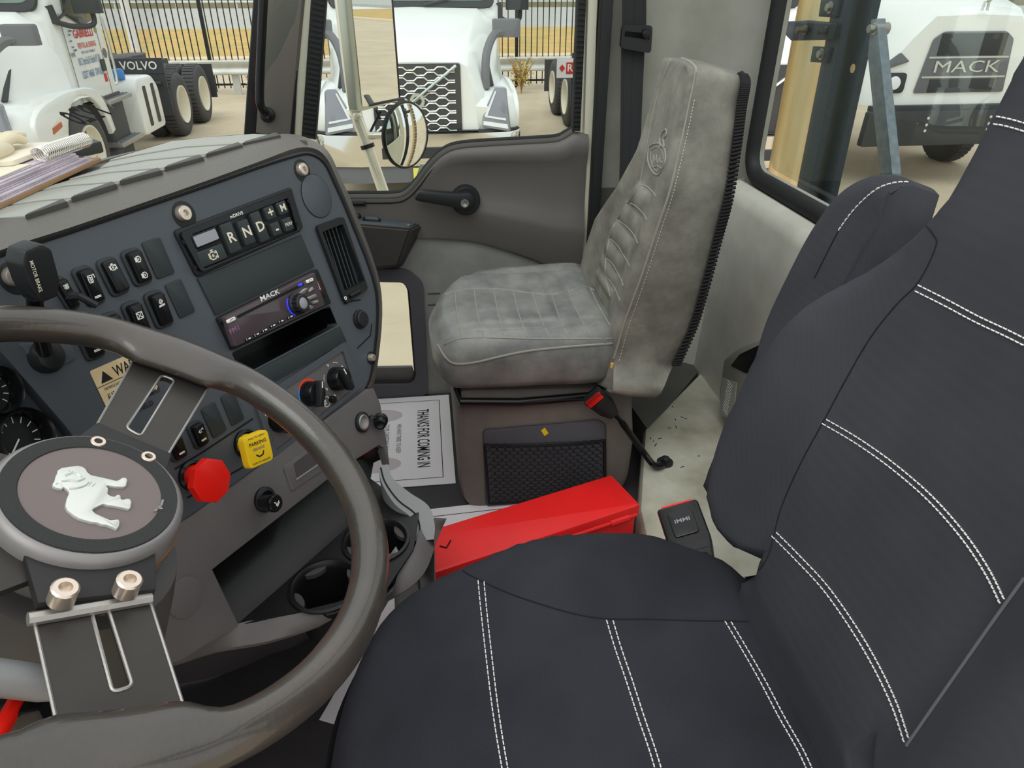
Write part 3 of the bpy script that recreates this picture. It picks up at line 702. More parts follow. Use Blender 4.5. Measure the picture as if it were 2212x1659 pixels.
# side wall under the door line, behind the seat
bm = bmesh.new(); prism(bm, DF, [(-.6, -.05), (.62, -.05), (.62, .02), (-.6, .02)], -.1, 0); prism(bm, Fr((2.06, 0, 0), (0, -1, 0), (0, 0, 1)), [(-.03, -.75), (1.0, -.75), (1.0, 1.75), (.47, 1.75), (.42, .70), (-.02, .70), (-.05, .62), (-.9, .60), (-.9, .46), (-.03, .46)], -.006, .006); struct('wall_right', bm, M_cream)

# ------------------------------------------------------------------ passenger door
d1 = sroot('door_1', (XD, 0, 0))
belt = [(600, 432), (760, 428), (850, 427), (880, 418), (905, 393), (930, 360), (960, 332), (1000, 319), (1100, 312), (1195, 306), (1222, 296), (1240, 284)]
top = s2([DF.uv(*q) for q in belt], 5)
low = s2([DF.uv(*q) for q in [(1262, 598), (1200, 578), (1150, 556), (1090, 536), (1040, 522), (1000, 515), (900, 510), (760, 520), (600, 540)]], 5)
bm = bmesh.new(); rows = []; n = 60
def samp(p, f):
    k = f*(len(p)-1); i = min(int(k), len(p)-2); r = k-i; return (p[i][0]*(1-r)+p[i+1][0]*r, p[i][1]*(1-r)+p[i+1][1]*r)
tp = top+[DF.uv(1270, 288)]; lw = low[::-1]
def atu(p, u):
    for a, b in zip(p, p[1:]):
        if a[0] <= u <= b[0]: return a[1]+(b[1]-a[1])*(u-a[0])/max(1e-9, b[0]-a[0])
    return p[-1][1] if u > p[-1][0] else p[0][1]
u0, u1 = -.34, DF.uv(1268, 288)[0]
prof = [(0, -.012), (0, .004), (.03, .014), (.08, .018), (.14, .012), (.2, .004), (.45, .002), (.55, .008), (.62, .018), (.68, .02), (.8, .012), (.95, .008), (1, .004), (1, -.012)]
for f, h in prof:
    rows.append([])
    for k in range(n+1):
        u = u0+(u1-u0)*k/n; a, b = atu(tp, u), atu(lw, u); hh = h
        s = max(0, min(1, (u+.02)/.16)); hh = h*s + (1-s)*(.004 if h > 0 else h)
        rows[-1].append(DF.P(u, a+(b-a)*f, hh+.012))
grid(bm, rows); o = obj('door_panel', bm, M_door, d1, 'charcoal moulded plastic upper panel', ang=50)
# lower light vinyl panel with the kick window hole
ow = rnd(DF.uvs([(700, 576), (880, 578), (914, 606), (924, 845), (905, 853), (700, 858)]), .02, 4)
iw = rnd(DF.uvs([(712, 604), (872, 606), (884, 622), (899, 812), (888, 826), (712, 828)]), .015, 4)
bm = bmesh.new(); holed(bm, DF, [(-.36, .0), (.52, .0), (.52, .40)]+[DF.uv(1262, 580)]+[DF.uv(x, y-6) for x, y in [(1150, 556), (1040, 522), (960, 512), (760, 520)]]+[(-.36, .56)], [off(ccw(ow), .006)], -.02, .004); obj('lower_panel', bm, M_doorlt, d1, 'light grey vinyl lower panel')
bm = bmesh.new(); holed(bm, DF, ow, [iw], -.03, .016); kw = obj('kick_window_frame', bm, M_pocket, d1, 'dark frame of the low window')
bm = bmesh.new(); tube(bm, [DF.P(u, v, .0) for u, v in iw], .006, 8, closed=True); obj('kick_window_seal', bm, M_rubber, kw)
bm = bmesh.new(); prism(bm, DF, iw, -.03, -.026); obj('kick_window_pane', bm, M_glass, kw)
bm = bmesh.new(); prism(bm, DF, DF.uvs([(712, 800), (890, 797), (899, 826), (712, 828)]), -.025, -.012, .003); obj('kick_window_sill', bm, M_low, kw)
# belt trim and seal along the glass
bm = bmesh.new(); tube(bm, [DF.P(u, v+.012, -.010) for u, v in top], .006, 8); obj('belt_seal', bm, M_rubber, d1)
bm = bmesh.new(); tube(bm, [DF.P(u, v+.001, .002) for u, v in top], .011, 10); obj('belt_band', bm, M_char, d1)
bm = bmesh.new(); tube(bm, [DF.P(u, v-.009, .017) for u, v in top[:-3]], .0018, 6); obj('belt_line', bm, M_seam, d1)
# glass
gl = DF.uvs([(600, 436), (860, 430), (925, 366), (985, 325), (1210, 310), (1250, 284), (1262, -60), (706, -60)])
bm = bmesh.new(); prism(bm, DF, gl, -.026, -.022); obj('door_pane', bm, M_glass, d1)
# raked posts of door and pillar
def post(name, x, pxt, pxb, w, dep, m, par, label=None, rib=False, bev=.006):
    a, b = ax(pxt[0], pxt[1], 0, x), ax(pxb[0], pxb[1], 0, x); d = (a-b).normalized(); a = a + d*.25
    f = Fr((a+b)/2, d.cross(V((-1, 0, 0))), d); L = (a-b).length
    bm = bmesh.new(); prism(bm, f, rect(w, L), -dep, 0, bev)
    if rib:
        k = 0
        while k*.012 < L: prism(bm, f, rect(w*.8, .006, 0, -L/2+.006+k*.012), 0, .003); k += 1
    return obj(name, bm, m, par, label)
post('front_seal', XD-.02, (688, 0), (666, 300), .036, .03, M_rubber, d1, 'ribbed black rubber front seal', True)
post('frame_front', XD-.01, (661, 0), (641, 300), .030, .05, M_cream, d1, 'cream painted front frame')
post('rear_seal', XD-.02, (1258, 0), (1246, 284), .022, .03, M_rubber, d1, 'ribbed black rubber rear seal', True)
post('frame_rear', XD-.012, (1281, 0), (1262, 590), .026, .05, M_cream, d1, 'cream painted rear frame')
# crank handle
cr = DF.px(1006, 432, .05)
hf = Fr(DF.px(1006, 432, .03), (0, -1, 0), (0, 0, 1))
bm = bmesh.new(); lathe(bm, hf, [(.040, -.02), (.040, .008), (.036, .014), (0, .014)], 28); ck = obj('window_crank', bm, M_blkm, d1, 'black window crank handle')
q = lambda x, y: hf.uv(x, y, .016)
bm = bmesh.new(); prism(bm, hf, rnd([q(894, 430), q(903, 409), q(985, 415), q(1015, 413), q(1026, 425), q(1024, 442), q(1005, 456), q(985, 446), q(960, 442)], .012, 4), .012, .034, .006); obj('crank_arm', bm, M_blkm, ck)
bm = bmesh.new(); lathe(bm, hf.at(hf.px(1004, 439, .034)), [(.011, 0), (.011, .003), (.007, .003), (.004, .001), (0, .001)], 20); obj('crank_screw', bm, M_bolt, ck)
# armrest with switches
a0 = .075
af = Fr((XD-a0, 0, 0), (0, -1, 0), (0, 0, 1))
A = lambda x, y, xx: ax(x, y, 0, xx)
bm = bmesh.new()
T0, T1, T2, T3 = A(700, 460, 1.945), A(914, 483, 1.945), A(888, 495, 1.87), A(700, 479, 1.87)
L1, L2, L3 = A(700, 590, 1.88), A(860, 575, 1.89), A(905, 508, 1.93)
vs = [T0, T1, T2, T3, L1, L2, L3, A(700, 600, 1.945), A(868, 577, 1.945)]
patch(bm, vs, [(0, 1, 2, 3), (3, 2, 5, 4), (2, 1, 6, 5), (4, 5, 8, 7), (5, 6, 8)]); bmesh.ops.bevel(bm, geom=bm.edges[:], offset=.006, segments=3, affect='EDGES'); ar = obj('armrest', bm, M_char, d1, 'charcoal armrest ledge with switches', ang=50)
tf = Fr((T1+T3)/2, T2-T3, T0-T3)
if tf.n.z < 0: tf = Fr((T1+T3)/2, T2-T3, T3-T0)
def tplace(px, py): return tf.uv(px, py, .002)
bm = bmesh.new(); prism(bm, tf, rnd([tplace(*q) for q in ((700, 462), (900, 482), (880, 491), (700, 477))], .004), .0, .003, .001); pl = obj('switch_plate', bm, M_plate, ar)
c = tplace(803, 476); bm = bmesh.new(); prism(bm, tf, rnd(rect(.05, .026, *c), .006), .002, .006, .002); rk = obj('window_switch', bm, M_blk, ar)
bm = bmesh.new(); prism(bm, tf, rnd(rect(.036, .016, *c), .003), .004, .012, .003); obj('rocker', bm, M_panel, rk)
c = tplace(773, 471); bm = bmesh.new(); lathe(bm, tf.at(tf.P(c[0], c[1], .002)), [(.009, 0), (.009, .008), (.006, .012), (0, .012)], 16); obj('lock_knob', bm, M_blk, ar)
c = tplace(882, 486); bm = bmesh.new(); lathe(bm, tf.at(tf.P(c[0], c[1], .002)), [(.006, 0), (.005, .003), (0, .003)], 12); obj('plate_screw', bm, M_bolt, ar)
bm = bmesh.new(); prism(bm, DF, rnd(DF.uvs([(700, 430), (792, 431), (792, 441), (700, 441)]), .004), .01, .022, .004); lt = obj('lock_plate', bm, M_blkm, d1)
bm = bmesh.new(); prism(bm, DF, rnd(DF.uvs([(765, 434), (786, 434), (786, 438), (765, 438)]), .003), .022, .025, .001); obj('lock_slider', bm, M_blk, lt)
# two mould lines on the vinyl panel
bm = bmesh.new()
for yy in (633, 657): tube(bm, [DF.P(*DF.uv(924, yy), .004), DF.P(*DF.uv(950, yy-1), .004)], .0025, 6)
obj('mould_line', bm, M_low2, d1)

# pillars
bm = bmesh.new(); prism(bm, Fr((1.90, 0, 0), (0, -1, 0), (0, 0, 1)), [(.452, .1), (.478, .1), (.478, 1.75), (.448, 1.75)], -.05, -.0, .004)
struct('trim_3', bm, M_rubber)
p4 = sroot('trim_4', (1.93, .4, .8))
post('pillar_cover', XD-.03, (612, 0), (588, 300), .092, .08, M_pillar, p4, 'grey plastic pillar cover', bev=.02)
post('pillar_seal', XD-.02, (640, 0), (626, 300), .02, .05, M_rubber, p4, 'black gap strip')
post('windshield_seal', XD-.02, (562, 0), (540, 300), .036, .05, M_rubber, p4, 'black windshield seal', bev=.012)
# pillar grab handle
gb = thing('grab_handle', 'long black grab handle fixed on the grey windshield pillar', 'handle', ax(575, 250, 0, 1.88))
pts = [ax(572, -60, 0, 1.86), ax(566, 60, 0, 1.86), ax(561, 190, 0, 1.86), ax(563, 228, 0, 1.86), ax(574, 243, 0, 1.87), ax(578, 250, 0, 1.905)]
bm = bmesh.new(); tube(bm, smooth(pts, 6), .0105, 12); obj('handle_bar', bm, M_blk, gb)
bm = bmesh.new(); f = Fr(ax(578, 248, 0, 1.915), (0, -1, 0), (0, 0, 1)); lathe(bm, f, [(.018, -.01), (.018, .006), (.012, .012), (0, .012)], 20); obj('handle_foot', bm, M_blkm, gb)

# ------------------------------------------------------------------ dashboard frame
_yw, _tl = radians(29), radians(16)
Dn = V((-sin(_yw)*cos(_tl), -cos(_yw)*cos(_tl), sin(_tl))); De1 = V((cos(_yw), -sin(_yw), 0)); De2 = Dn.cross(De1)
D = Fr(CAM+ray(580, 650)*.95, De1, De2)
dash = thing('dashboard', 'dark grey wraparound truck dashboard with angled instrument panel and lower console', 'dashboard', D.px(600, 1000))
HB = -.012
pin = s2([(-90, 600), (0, 547), (320, 437), (620, 335), (672, 328), (702, 346), (726, 396), (755, 460), (808, 596), (818, 680), (805, 800), (790, 838)], 3)+[(415, 1110), (330, 1165), (140, 918), (0, 757), (-90, 650)]
cub = [(500, 762), (712, 660), (730, 703), (522, 812)]
vent = [(688, 499), (735, 482), (784, 609), (738, 632)]
hol = [rnd(D.uvs(cub), .004), rnd(D.uvs(vent), .004)]
bm = bmesh.new(); holed(bm, D, D.uvs(pin), hol, -.02, 0); obj('instrument_panel', bm, M_panel, dash, 'slate blue-grey instrument panel')
bm = bmesh.new(); prism(bm, D, D.uvs([(480, 740), (735, 640), (745, 720), (520, 830)]), -.09, -.085)
c3 = D.uvs(cub)
for a, b in zip(c3, c3[1:]+c3[:1]): patch(bm, [D.P(*a, -.001), D.P(*b, -.001), D.P(*b, -.085), D.P(*a, -.085)], [(0, 1, 2, 3)])
obj('open_cubby', bm, M_blk, dash, 'black open storage cubby under the radio')
# outer border / brow, one skin that wraps the panel
inn = [(-90, 604), (0, 553), (150, 503), (300, 452), (450, 401), (560, 362), (640, 337), (672, 334), (700, 352), (722, 396), (752, 464), (804, 598), (815, 680), (803, 800), (790, 838)]
mid = [(-90, 590), (0, 541), (150, 492), (300, 441), (450, 389), (560, 349), (640, 320), (682, 322), (708, 345), (730, 392), (759, 460), (810, 590), (820, 680), (808, 802), (797, 838)]
out = [(-90, 505), (0, 470), (150, 428), (300, 381), (450, 333), (545, 303), (610, 289), (662, 297), (708, 326), (738, 388), (766, 452), (814, 588), (825, 680), (813, 803), (803, 838)]
hs = [-.075]*5+[-.07, -.062, -.05, -.035]+[-.025]*6
R0 = [D.px(*q, -.004) for q in inn]; R1 = [D.px(*q, .006) for q in mid]; R3 = [D.px(*q, h) for q, h in zip(out, hs)]
R2 = [a*.45+b*.55+Dn*(.008 if i < 7 else .003) for i, (a, b) in enumerate(zip(R1, R3))]
R4 = [p-Dn*.06-V((0, 0, .012)) for p in R3]; R5 = [p-Dn*.16-V((0, 0, .03)) for p in R3]
bm = bmesh.new(); grid(bm, [smooth(r, 4) for r in (R0, R1, R2, R3, R4, R5)]); obj('padded_brow', bm, M_brow, dash, 'grained grey padded brow', ang=60)
bm = bmesh.new(); tube(bm, smooth([D.px(*q, .001) for q in inn], 3), .0016, 6); obj('panel_gap', bm, M_seam, dash)
# dash top pad
A0, B0 = D.px(0, 470, -.078), D.px(545, 303, -.078)
DT = Fr(A0, B0-A0, V((.45, .88, -.05)))
dt = [(-120, 505), (0, 470), (300, 384), (545, 305), (612, 291), (662, 298), (640, 290), (548, 289), (440, 297), (370, 305), (300, 325), (228, 345), (100, 382), (0, 411), (-120, 448)]
bm = bmesh.new(); prism(bm, DT, DT.uvs(dt), -.03, -.004)
far = [DT.px(*q, -.006) for q in dt[6:]]
wb = [V(p) for p in ((1.95, .42, .76), (1.90, .66, .745), (1.78, .80, .74), (1.45, .93, .735), (1.0, .99, .735), (.5, 1.02, .735), (.0, 1.03, .735))]
fs = smooth(far, 3); ws_ = smooth(wb, 4); nn_ = len(fs)
ws_ = [ws_[min(len(ws_)-1, int(k*(len(ws_)-1)/(nn_-1)))] for k in range(nn_)]
grid(bm, [fs, [p+V((.02, .03, -.012)) for p in fs], [p*.55+q*.45+V((0, 0, .02)) for p, q in zip(fs, ws_)], ws_])
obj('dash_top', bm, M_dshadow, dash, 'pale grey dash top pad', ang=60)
Ls = [[(545, 303), (440, 303), (330, 323), (236, 348)], [(530, 312), (400, 320), (304, 336), (236, 350)], [(449, 336), (321, 348), (216, 366)], [(360, 365), (236, 375), (150, 390)], [(262, 395), (142, 404), (60, 420)], [(157, 431), (91, 436), (-20, 452)], [(60, 470), (0, 474), (-100, 500)]]
Ws = [[(598, 295), (528, 312)], [(516, 316), (449, 336)], [(432, 343), (360, 365)], [(343, 372), (263, 395)], [(245, 402), (159, 431)], [(139, 440), (60, 470)]]
for k in range(6):
    a, b, w = Ls[k], Ls[k+1], Ws[k]
    if k == 0: pl = [(590, 293), (548, 291), (440, 299), (370, 307), (300, 328), (240, 346)]+[(x, y-1.5) for x, y in b[::-1]]
    else: pl = [(w[0][0], w[0][1]-1)]+[(x, y+1.5) for x, y in a]+[(x, y-1.5) for x, y in b[::-1]]
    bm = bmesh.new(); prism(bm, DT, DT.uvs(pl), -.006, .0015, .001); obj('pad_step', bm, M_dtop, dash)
    bm = bmesh.new(); (ax0, ay0), (ax1, ay1) = w; prism(bm, DT, DT.uvs([(ax0, ay0-3), (ax1+3, ay1-1), (ax1-3, ay1+4), (ax0+9, ay0+3)]), -.005, .0045, .001); obj('pad_notch', bm, M_char, dash)
# windshield bottom black band and glass
w2 = sroot('window_2', wb[3])
wt = [p+V((0, -.42, .62))*1.4 - V((.12 if i < 3 else .06, 0, 0)) for i, p in enumerate(wb)]
wt[0] = V((1.86, .04, 1.7)); sb_, st2 = smooth(wb, 4), smooth(wt, 4)
bm = bmesh.new(); grid(bm, [[a*(1-f)+b*f for a, b in zip(sb_, st2)] for f in (0, .33, .66, 1)]); obj('windshield_pane', bm, M_wglass, w2, ang=60); wgl = w2.children[0]
bm = bmesh.new(); grid(bm, [[a*(1-f)+b*f+V((-.004, -.01, 0)) for a, b in zip(sb_, st2)] for f in (0, .03, .06)]); obj('windshield_band', bm, M_tgrey, w2, ang=60)
c0 = ax(228, 244, 0, 1.93)
a_ = far[-1]; e_ = ws_[-1]; b_ = D.px(-90, 560, -.03); c_ = V((-.02, .50, .925))
bm = bmesh.new(); patch(bm, [a_, b_, c_, V((-.02, 1.03, .735)), e_, V((.58, .60, .40)), V((-.02, .62, .40))], [(0, 1, 2, 3, 4), (1, 5, 6, 2)], .01); obj('driver_side_cover', bm, M_dtop, dash)
bm = bmesh.new(); prism(bm, Fr((0, 1.05, 0), (-1, 0, 0), (0, 0, 1)), [(-2.0, -.05), (0, -.05), (0, .735), (-2.0, .735)], -.02, 0); struct('wall_front', bm, M_low2)
# ---- small printing helpers on the dash
def quad(px4, h=0):
    p = [V(D.uv(x, y, h)) for x, y in px4]; c = (p[0]+p[1]+p[2]+p[3])/4
    ex = ((p[1]-p[0])+(p[2]-p[3])).normalized(); w = ((p[1]-p[0]).length+(p[2]-p[3]).length)/2; hh = ((p[0]-p[3]).length+(p[1]-p[2]).length)/2
    e3 = D.ex*ex.x+D.ey*ex.y; return Fr(D.P(c.x, c.y, h), e3, D.n.cross(e3)), w, hh
ENG = [[(-.5, -.25), (-.5, .25)], [(-.5, 0), (-.36, 0)], [(-.36, -.3), (-.36, .2), (-.2, .32), (.2, .32), (.3, .15), (.42, .15), (.42, .3), (.55, .3), (.55, -.35), (.42, -.35), (.42, -.2), (.3, -.2), (.2, -.4), (-.2, -.4), (-.36, -.3)], [(0, .32), (0, .5)], [(-.15, .5), (.18, .5)], [(-.1, -.05), (0, .08), (.1, -.05), (0, -.18), (-.1, -.05)]]
WASH = [[(-.5, 0), (-.25, .2), (.25, .2), (.5, 0), (.3, -.35), (-.3, -.35), (-.5, 0)], [(-.15, -.1), (.15, .1)], [(-.2, .3), (-.35, .55), (-.55, .45)], [(.2, .3), (.35, .55), (.55, .45)], [(0, .2), (0, .6)], [(-.1, -.35), (.1, -.1)]]
MIRR = [[(-.35, .5), (.25, .5), (.35, .4), (.25, -.6), (-.3, -.6), (-.4, -.4), (-.35, .5)], [(-.2, .3), (.15, .15), (-.15, 0), (.15, -.15), (-.15, -.3), (.1, -.45)], [(.35, .4), (.7, .55), (.75, 0)]]
FOG = [[(-.2, .4), (.2, .4), (.4, .1), (.4, -.1), (.2, -.4), (-.2, -.4), (-.2, .4)], [(-.5, .3), (-.5, -.3)], [(-.35, .3), (-.35, -.3)], [(0, .15), (.12, 0), (0, -.15)]]
DIFF = [[(-.4, .4), (.4, -.4)], [(-.4, -.4), (.4, .4)], [(-.5, .5), (.5, .5), (.5, -.5), (-.5, -.5), (-.5, .5)]]
LOCK = [[(-.3, .2), (0, .5), (.3, .2), (.1, -.1), (-.2, -.1), (-.3, .2)], [(-.5, -.4), (.5, -.3)], [(-.5, -.55), (.5, -.45)], [(-.3, .0), (.3, .3)]]
HORN = [[(-.5, 0), (-.3, .2), (.1, .2), (.5, .45)], [(-.5, 0), (-.3, -.2), (.1, -.2)], [(.5, .45), (.5, .1)], [(-.3, .2), (-.3, -.3)]]
BAR = [[(-.5, .1), (.5, .1), (.5, -.1), (-.5, -.1), (-.5, .1)]]
def icon(f, lines, sc, u, v, w, par, m=None, r=.0005): return strokes('icon', f, [[(u+x*sc, v+y*sc) for x, y in ln] for ln in lines], r, m or M_white_ink, par, w)
def rocker(px4, icons, lab, tilt=6):
    f, w, h = quad(px4); bm = bmesh.new(); prism(bm, f, rnd(rect(w, h), w*.32, 5), 0, .0035, .0015); s = obj('rocker_switch', bm, M_insert, dash, lab)
    ey = (f.ey*cos(radians(tilt))+f.n*sin(radians(tilt))); g = Fr(f.P(0, 0, .0035), f.ex, ey)
    bm = bmesh.new(); prism(bm, g, rnd(rect(w*.70, h*.84), w*.16, 4), -.004, .0055, .002); k = obj('rocker_cap', bm, M_blk, s)
    for i, v in icons: icon(g, i, w*.30, 0, v*h, .0059, k)
    return s
def blankplate(px4):
    f, w, h = quad(px4); bm = bmesh.new(); prism(bm, f, rnd(rect(w, h), .0035, 4), 0, .0022, .0012); return obj('blank_cover', bm, M_insert, dash, 'blank rectangular switch cover')
sw = rocker([(104, 607), (131, 594), (174, 662), (145, 676)], [(WASH, .2)], 'washer switch with short toggle')
f, w, h = quad([(104, 607), (131, 594), (174, 662), (145, 676)]); bm = bmesh.new(); tube(bm, [f.P(0, -.004, .006), f.P(.002, -.006, .018), f.P(.008, -.02, .026)], [.006, .004, .0035], 8); obj('toggle_lever', bm, M_blkm, sw)
rocker([(145, 584), (186, 572), (232, 649), (193, 667)], [(MIRR, .18), (BAR, -.28)], 'heated mirror rocker switch')
rocker([(199, 566), (241, 552), (283, 628), (243, 645)], [(ENG, .22)], 'engine brake rocker switch', -5)
rocker([(252, 546), (293, 533), (333, 606), (293, 623)], [(FOG, .2), (FOG, -.24)], 'rocker switch with two lamp symbols', 3)
blankplate([(303, 524), (342, 513), (378, 589), (339, 605)]); blankplate([(352, 616), (386, 603), (423, 671), (389, 689)])
rocker([(254, 661), (293, 645), (332, 722), (293, 738)], [(DIFF, .12)], 'axle rocker switch')
rocker([(304, 637), (342, 623), (378, 698), (338, 715)], [(LOCK, .18)], 'differential lock rocker switch')
rocker([(205, 685), (246, 669), (285, 748), (245, 764)], [(BAR, -.25)], 'rocker switch behind the wheel rim')
rocker([(150, 710), (192, 695), (232, 765), (189, 784)], [(BAR, -.24)], 'rocker switch under the wheel rim')
rocker([(400, 921), (429, 902), (451, 956), (420, 974)], [(HORN, .15), (BAR, -.2)], 'air horn rocker switch')
rocker([(350, 953), (381, 934), (408, 981), (371, 1002)], [(BAR, -.2)], 'rocker switch beside the spoke')
blankplate([(473, 858), (502, 843), (527, 904), (501, 921)]); blankplate([(432, 885), (460, 868), (491, 927), (460, 948)])
# bolts in oval wells
for x, y, r in ((391, 462, .0105), (648, 367, .0105), (25, 598, .0105), (798, 773, .007)):
    f = Fr(D.px(x, y), D.ex, D.ey); bm = bmesh.new(); lathe(bm, f.at(f.P(.0035, -.002)), [(r*1.55, 0), (r*1.55, .0010), (r*1.4, .0014), (0, .0008)], 24); w = obj('screw_well', bm, M_blkm, dash)
    bm = bmesh.new(); lathe(bm, f, [(r*.92, .001), (r*.92, .006), (r*.8, .0085), (r*.36, .0088), (r*.3, .005), (0, .005)], 24); obj('panel_screw', bm, M_steel, w)
# round blank plate
c = D.px(683.5, 423.7); r = (D.px(675, 377)-D.px(691, 470)).length/2; f = Fr(c, D.ex, D.ey)
bm = bmesh.new(); lathe(bm, f, [(r, 0), (r, .0012), (r-.0012, .0018), (0, .0022)], 48); obj('round_cover', bm, M_panel, dash); bm = bmesh.new(); lathe(bm, f, [(r+.0008, .0002), (r+.0008, .0008), (r, .0008)], 48, caps=False); obj('cover_gap', bm, M_seam, dash)
# air vent
vo = [(678, 489), (736, 468), (790, 626), (741, 657)]
bm = bmesh.new(); holed(bm, D, rnd(D.uvs(vo), .008), [rnd(D.uvs([(690, 502), (734, 485), (782, 608), (739, 630)]), .003)], -.004, .006); vt = obj('air_vent', bm, M_blkm, dash, 'black louvred air vent')
f, w, h = quad(vent, -.01)
bm = bmesh.new(); prism(bm, f, rect(w*1.1, h*1.05), -.045, -.04); obj('vent_well', bm, M_blk, vt)
for k in range(6):
    u = -w/2+w*(k+.6)/6.2; bm = bmesh.new(); g = Fr(f.P(u, 0, -.002), f.ex*.35-f.n*.93, f.ey); prism(bm, g, rect(.02, h*.99), -.0009, .0009); obj('louvre_slat', bm, M_insert, vt)
for k in range(6):
    bm = bmesh.new(); prism(bm, Fr(f.P(0, -h/2+h*(k+.5)/6, -.018), f.ex, f.n), rect(w, .02), -.0008, .0008); obj('cross_vane', bm, M_blk, vt)
bm = bmesh.new(); lathe(bm, Fr(D.px(746, 644, .006), D.ex, D.ey), [(.0028, 0), (.0028, .0008), (.0014, .0008)], 16, caps=False); obj('vent_mark', bm, M_white_ink, vt)
bm = bmesh.new(); tube(bm, [D.px(755, 641, .007), D.px(776, 630, .007)], .0035, 10); obj('vent_thumbwheel', bm, M_blk, vt)
# round cap below the vent and pull ring groove
f = Fr(D.px(776, 690), D.ex, D.ey); bm = bmesh.new(); lathe(bm, f, [(.0155, 0), (.0155, .003), (.013, .004), (.013, .008), (.0118, .0095), (0, .010)], 32); obj('socket_cap', bm, M_blkm, dash, 'round black cap below the air vent')
strokes('panel_groove', D, [D.uvs([(742, 657), (760, 650), (778, 648)]), D.uvs([(803, 700), (800, 725), (772, 752)])], .0012, M_seam, dash)
# climate control plate
hv = [(560, 874), (737, 758), (763, 838), (592, 974)]
bm = bmesh.new(); holed(bm, D, rnd(D.uvs([(545, 866), (741, 738), (778, 836), (588, 990)]), .006), [rnd(D.uvs(hv), .004)], .0, .004); obj('control_surround', bm, M_panel, dash)
bm = bmesh.new(); prism(bm, D, rnd(D.uvs(hv), .004), 0, .0012, .0004); cp = obj('climate_plate', bm, M_low, dash, 'taupe climate control plate')
def knob(x, y, r, ang, ring=None):
    f = Fr(D.px(x, y, .001), D.ex, D.ey)
    if ring:
        for a0, a1, m in ((-20, 130, M_orange), (130, 250, M_lblue)):
            bm = bmesh.new(); lathe(bm, f, [(r*1.05, .0006), (r*(1.22 if m is M_orange else 1.16), .0006)], 20, radians(a0), radians(a1)); obj('dial_mark', bm, m, cp)
    bm = bmesh.new(); lathe(bm, f, [(r, 0), (r, .006), (r*.95, .009), (r*.9, .016), (r*.84, .018), (0, .018)], 36); k = obj('control_knob', bm, M_blk, dash)
    e = Fr(f.o, f.ex*cos(radians(ang))+f.ey*sin(radians(ang)), f.ey*cos(radians(ang))-f.ex*sin(radians(ang)))
    bm = bmesh.new(); prism(bm, e, rnd([(-r*.22, -r*1.05), (r*.22, -r*1.05), (r*.22, r*.98), (-r*.22, r*.98)], .001), .014, .026, .0015); obj('knob_grip', bm, M_blkm, k)
    bm = bmesh.new(); prism(bm, e, rect(r*.10, r*.5, 0, r*.65), .026, .0264); obj('knob_mark', bm, M_white_ink, k)
    return f
f = knob(724, 819, .0188, 8); knob(667, 851, .0185, -30, True); knob(601, 905, .0188, -40)
for a in (100, 60, 20, 150, 190, 235, -20): 
    rr_ = .0255; c = (rr_*cos(radians(a)), rr_*sin(radians(a)))
    if a in (100, 190, 235, 20, -20): icon(f, [[(-.3, .3), (0, .1), (-.1, -.3)], [(.1, .3), (.3, 0), (.1, -.2)], [(-.2, .5), (-.1, .5)]], .0055, c[0], c[1], .0008, cp, r=.0005)
    else: strokes('dial_mark', f, [[(rr_*cos(radians(a+q)), rr_*sin(radians(a+q))) for q in range(-12, 13, 6)]], .0004, M_white_ink, cp, .0008)
f = Fr(D.px(715, 863, .001), D.ex, D.ey); bm = bmesh.new(); lathe(bm, f, [(.0055, 0), (.0055, .006), (.0045, .0075), (0, .0075)], 20); bt = obj('push_button', bm, M_blk, cp)
g, _, _ = quad([(690, 868), (712, 856), (716, 868), (694, 880)]); strokes('dial_mark', g, [[(x*.9, y*.9) for x, y in circ(.0085, 20)]], .0005, M_white_ink, cp, .002); icon(g, DIFF+[[(0, .5), (0, -.5)]], .006, -.004, 0, .002, cp, r=.0004)
f = Fr(D.px(569, 882, .0014), D.ex, D.ey)
strokes('icon', f, [[(.0045*cos(a), .0045*sin(a)), (.0015*cos(a+1), .0015*sin(a+1))] for a in [k*pi/2+.4 for k in range(4)]], .0016, M_white_ink, cp); text('icon', 'OFF', Fr(D.px(572, 896, .0014), D.ex, D.ey), .007, M_white_ink, cp)
# warning sticker
f, w, h = quad([(192, 803), (300, 755), (345, 838), (236, 892)], .0004)
bm = bmesh.new(); prism(bm, f, rnd(rect(w, h), .003), 0, .0005); st = obj('warning_sticker', bm, M_sticker, dash, 'aged cream warning sticker')
L = -w/2+.006
bm = bmesh.new(); prism(bm, f, [(L, h/2-.017), (L+.014, h/2-.017), (L+.007, h/2-.005)], .0006, .0008); obj('warning_triangle', bm, M_black_ink, st)
text('sticker_text', 'WARNING', f, .016, M_black_ink, st, L+.018, h/2-.0115, .0007, width=.056, align='LEFT')
text('sticker_text', 'THIS VEHICLE IS EQUIPPED WITH A BACK-UP ALARM', f, .0042, M_black_ink, st, L, h/2-.024, .0007, width=w-.014, align='LEFT')
text('sticker_text', 'ALARM MUST BE HEARD', f, .010, M_black_ink, st, L, h/2-.033, .0007, width=w-.02, align='LEFT')
text('sticker_text', 'WHEN OPERATING IN REVERSE', f, .005, M_black_ink, st, L+.006, h/2-.042, .0007, width=w-.03, align='LEFT')
text('sticker_text', 'FAILURE TO COMPLY', f, .008, M_black_ink, st, L, h/2-.050, .0007, width=.06, align='LEFT'); text('sticker_text', 'IN THE FIELD', f, .008, M_black_ink, st, L, h/2-.060, .0007, width=.045, align='LEFT')
bm = bmesh.new(); prism(bm, f, rect(w, .0006, 0, h/2-.0195), .0006, .0008); obj('sticker_line', bm, M_black_ink, st)
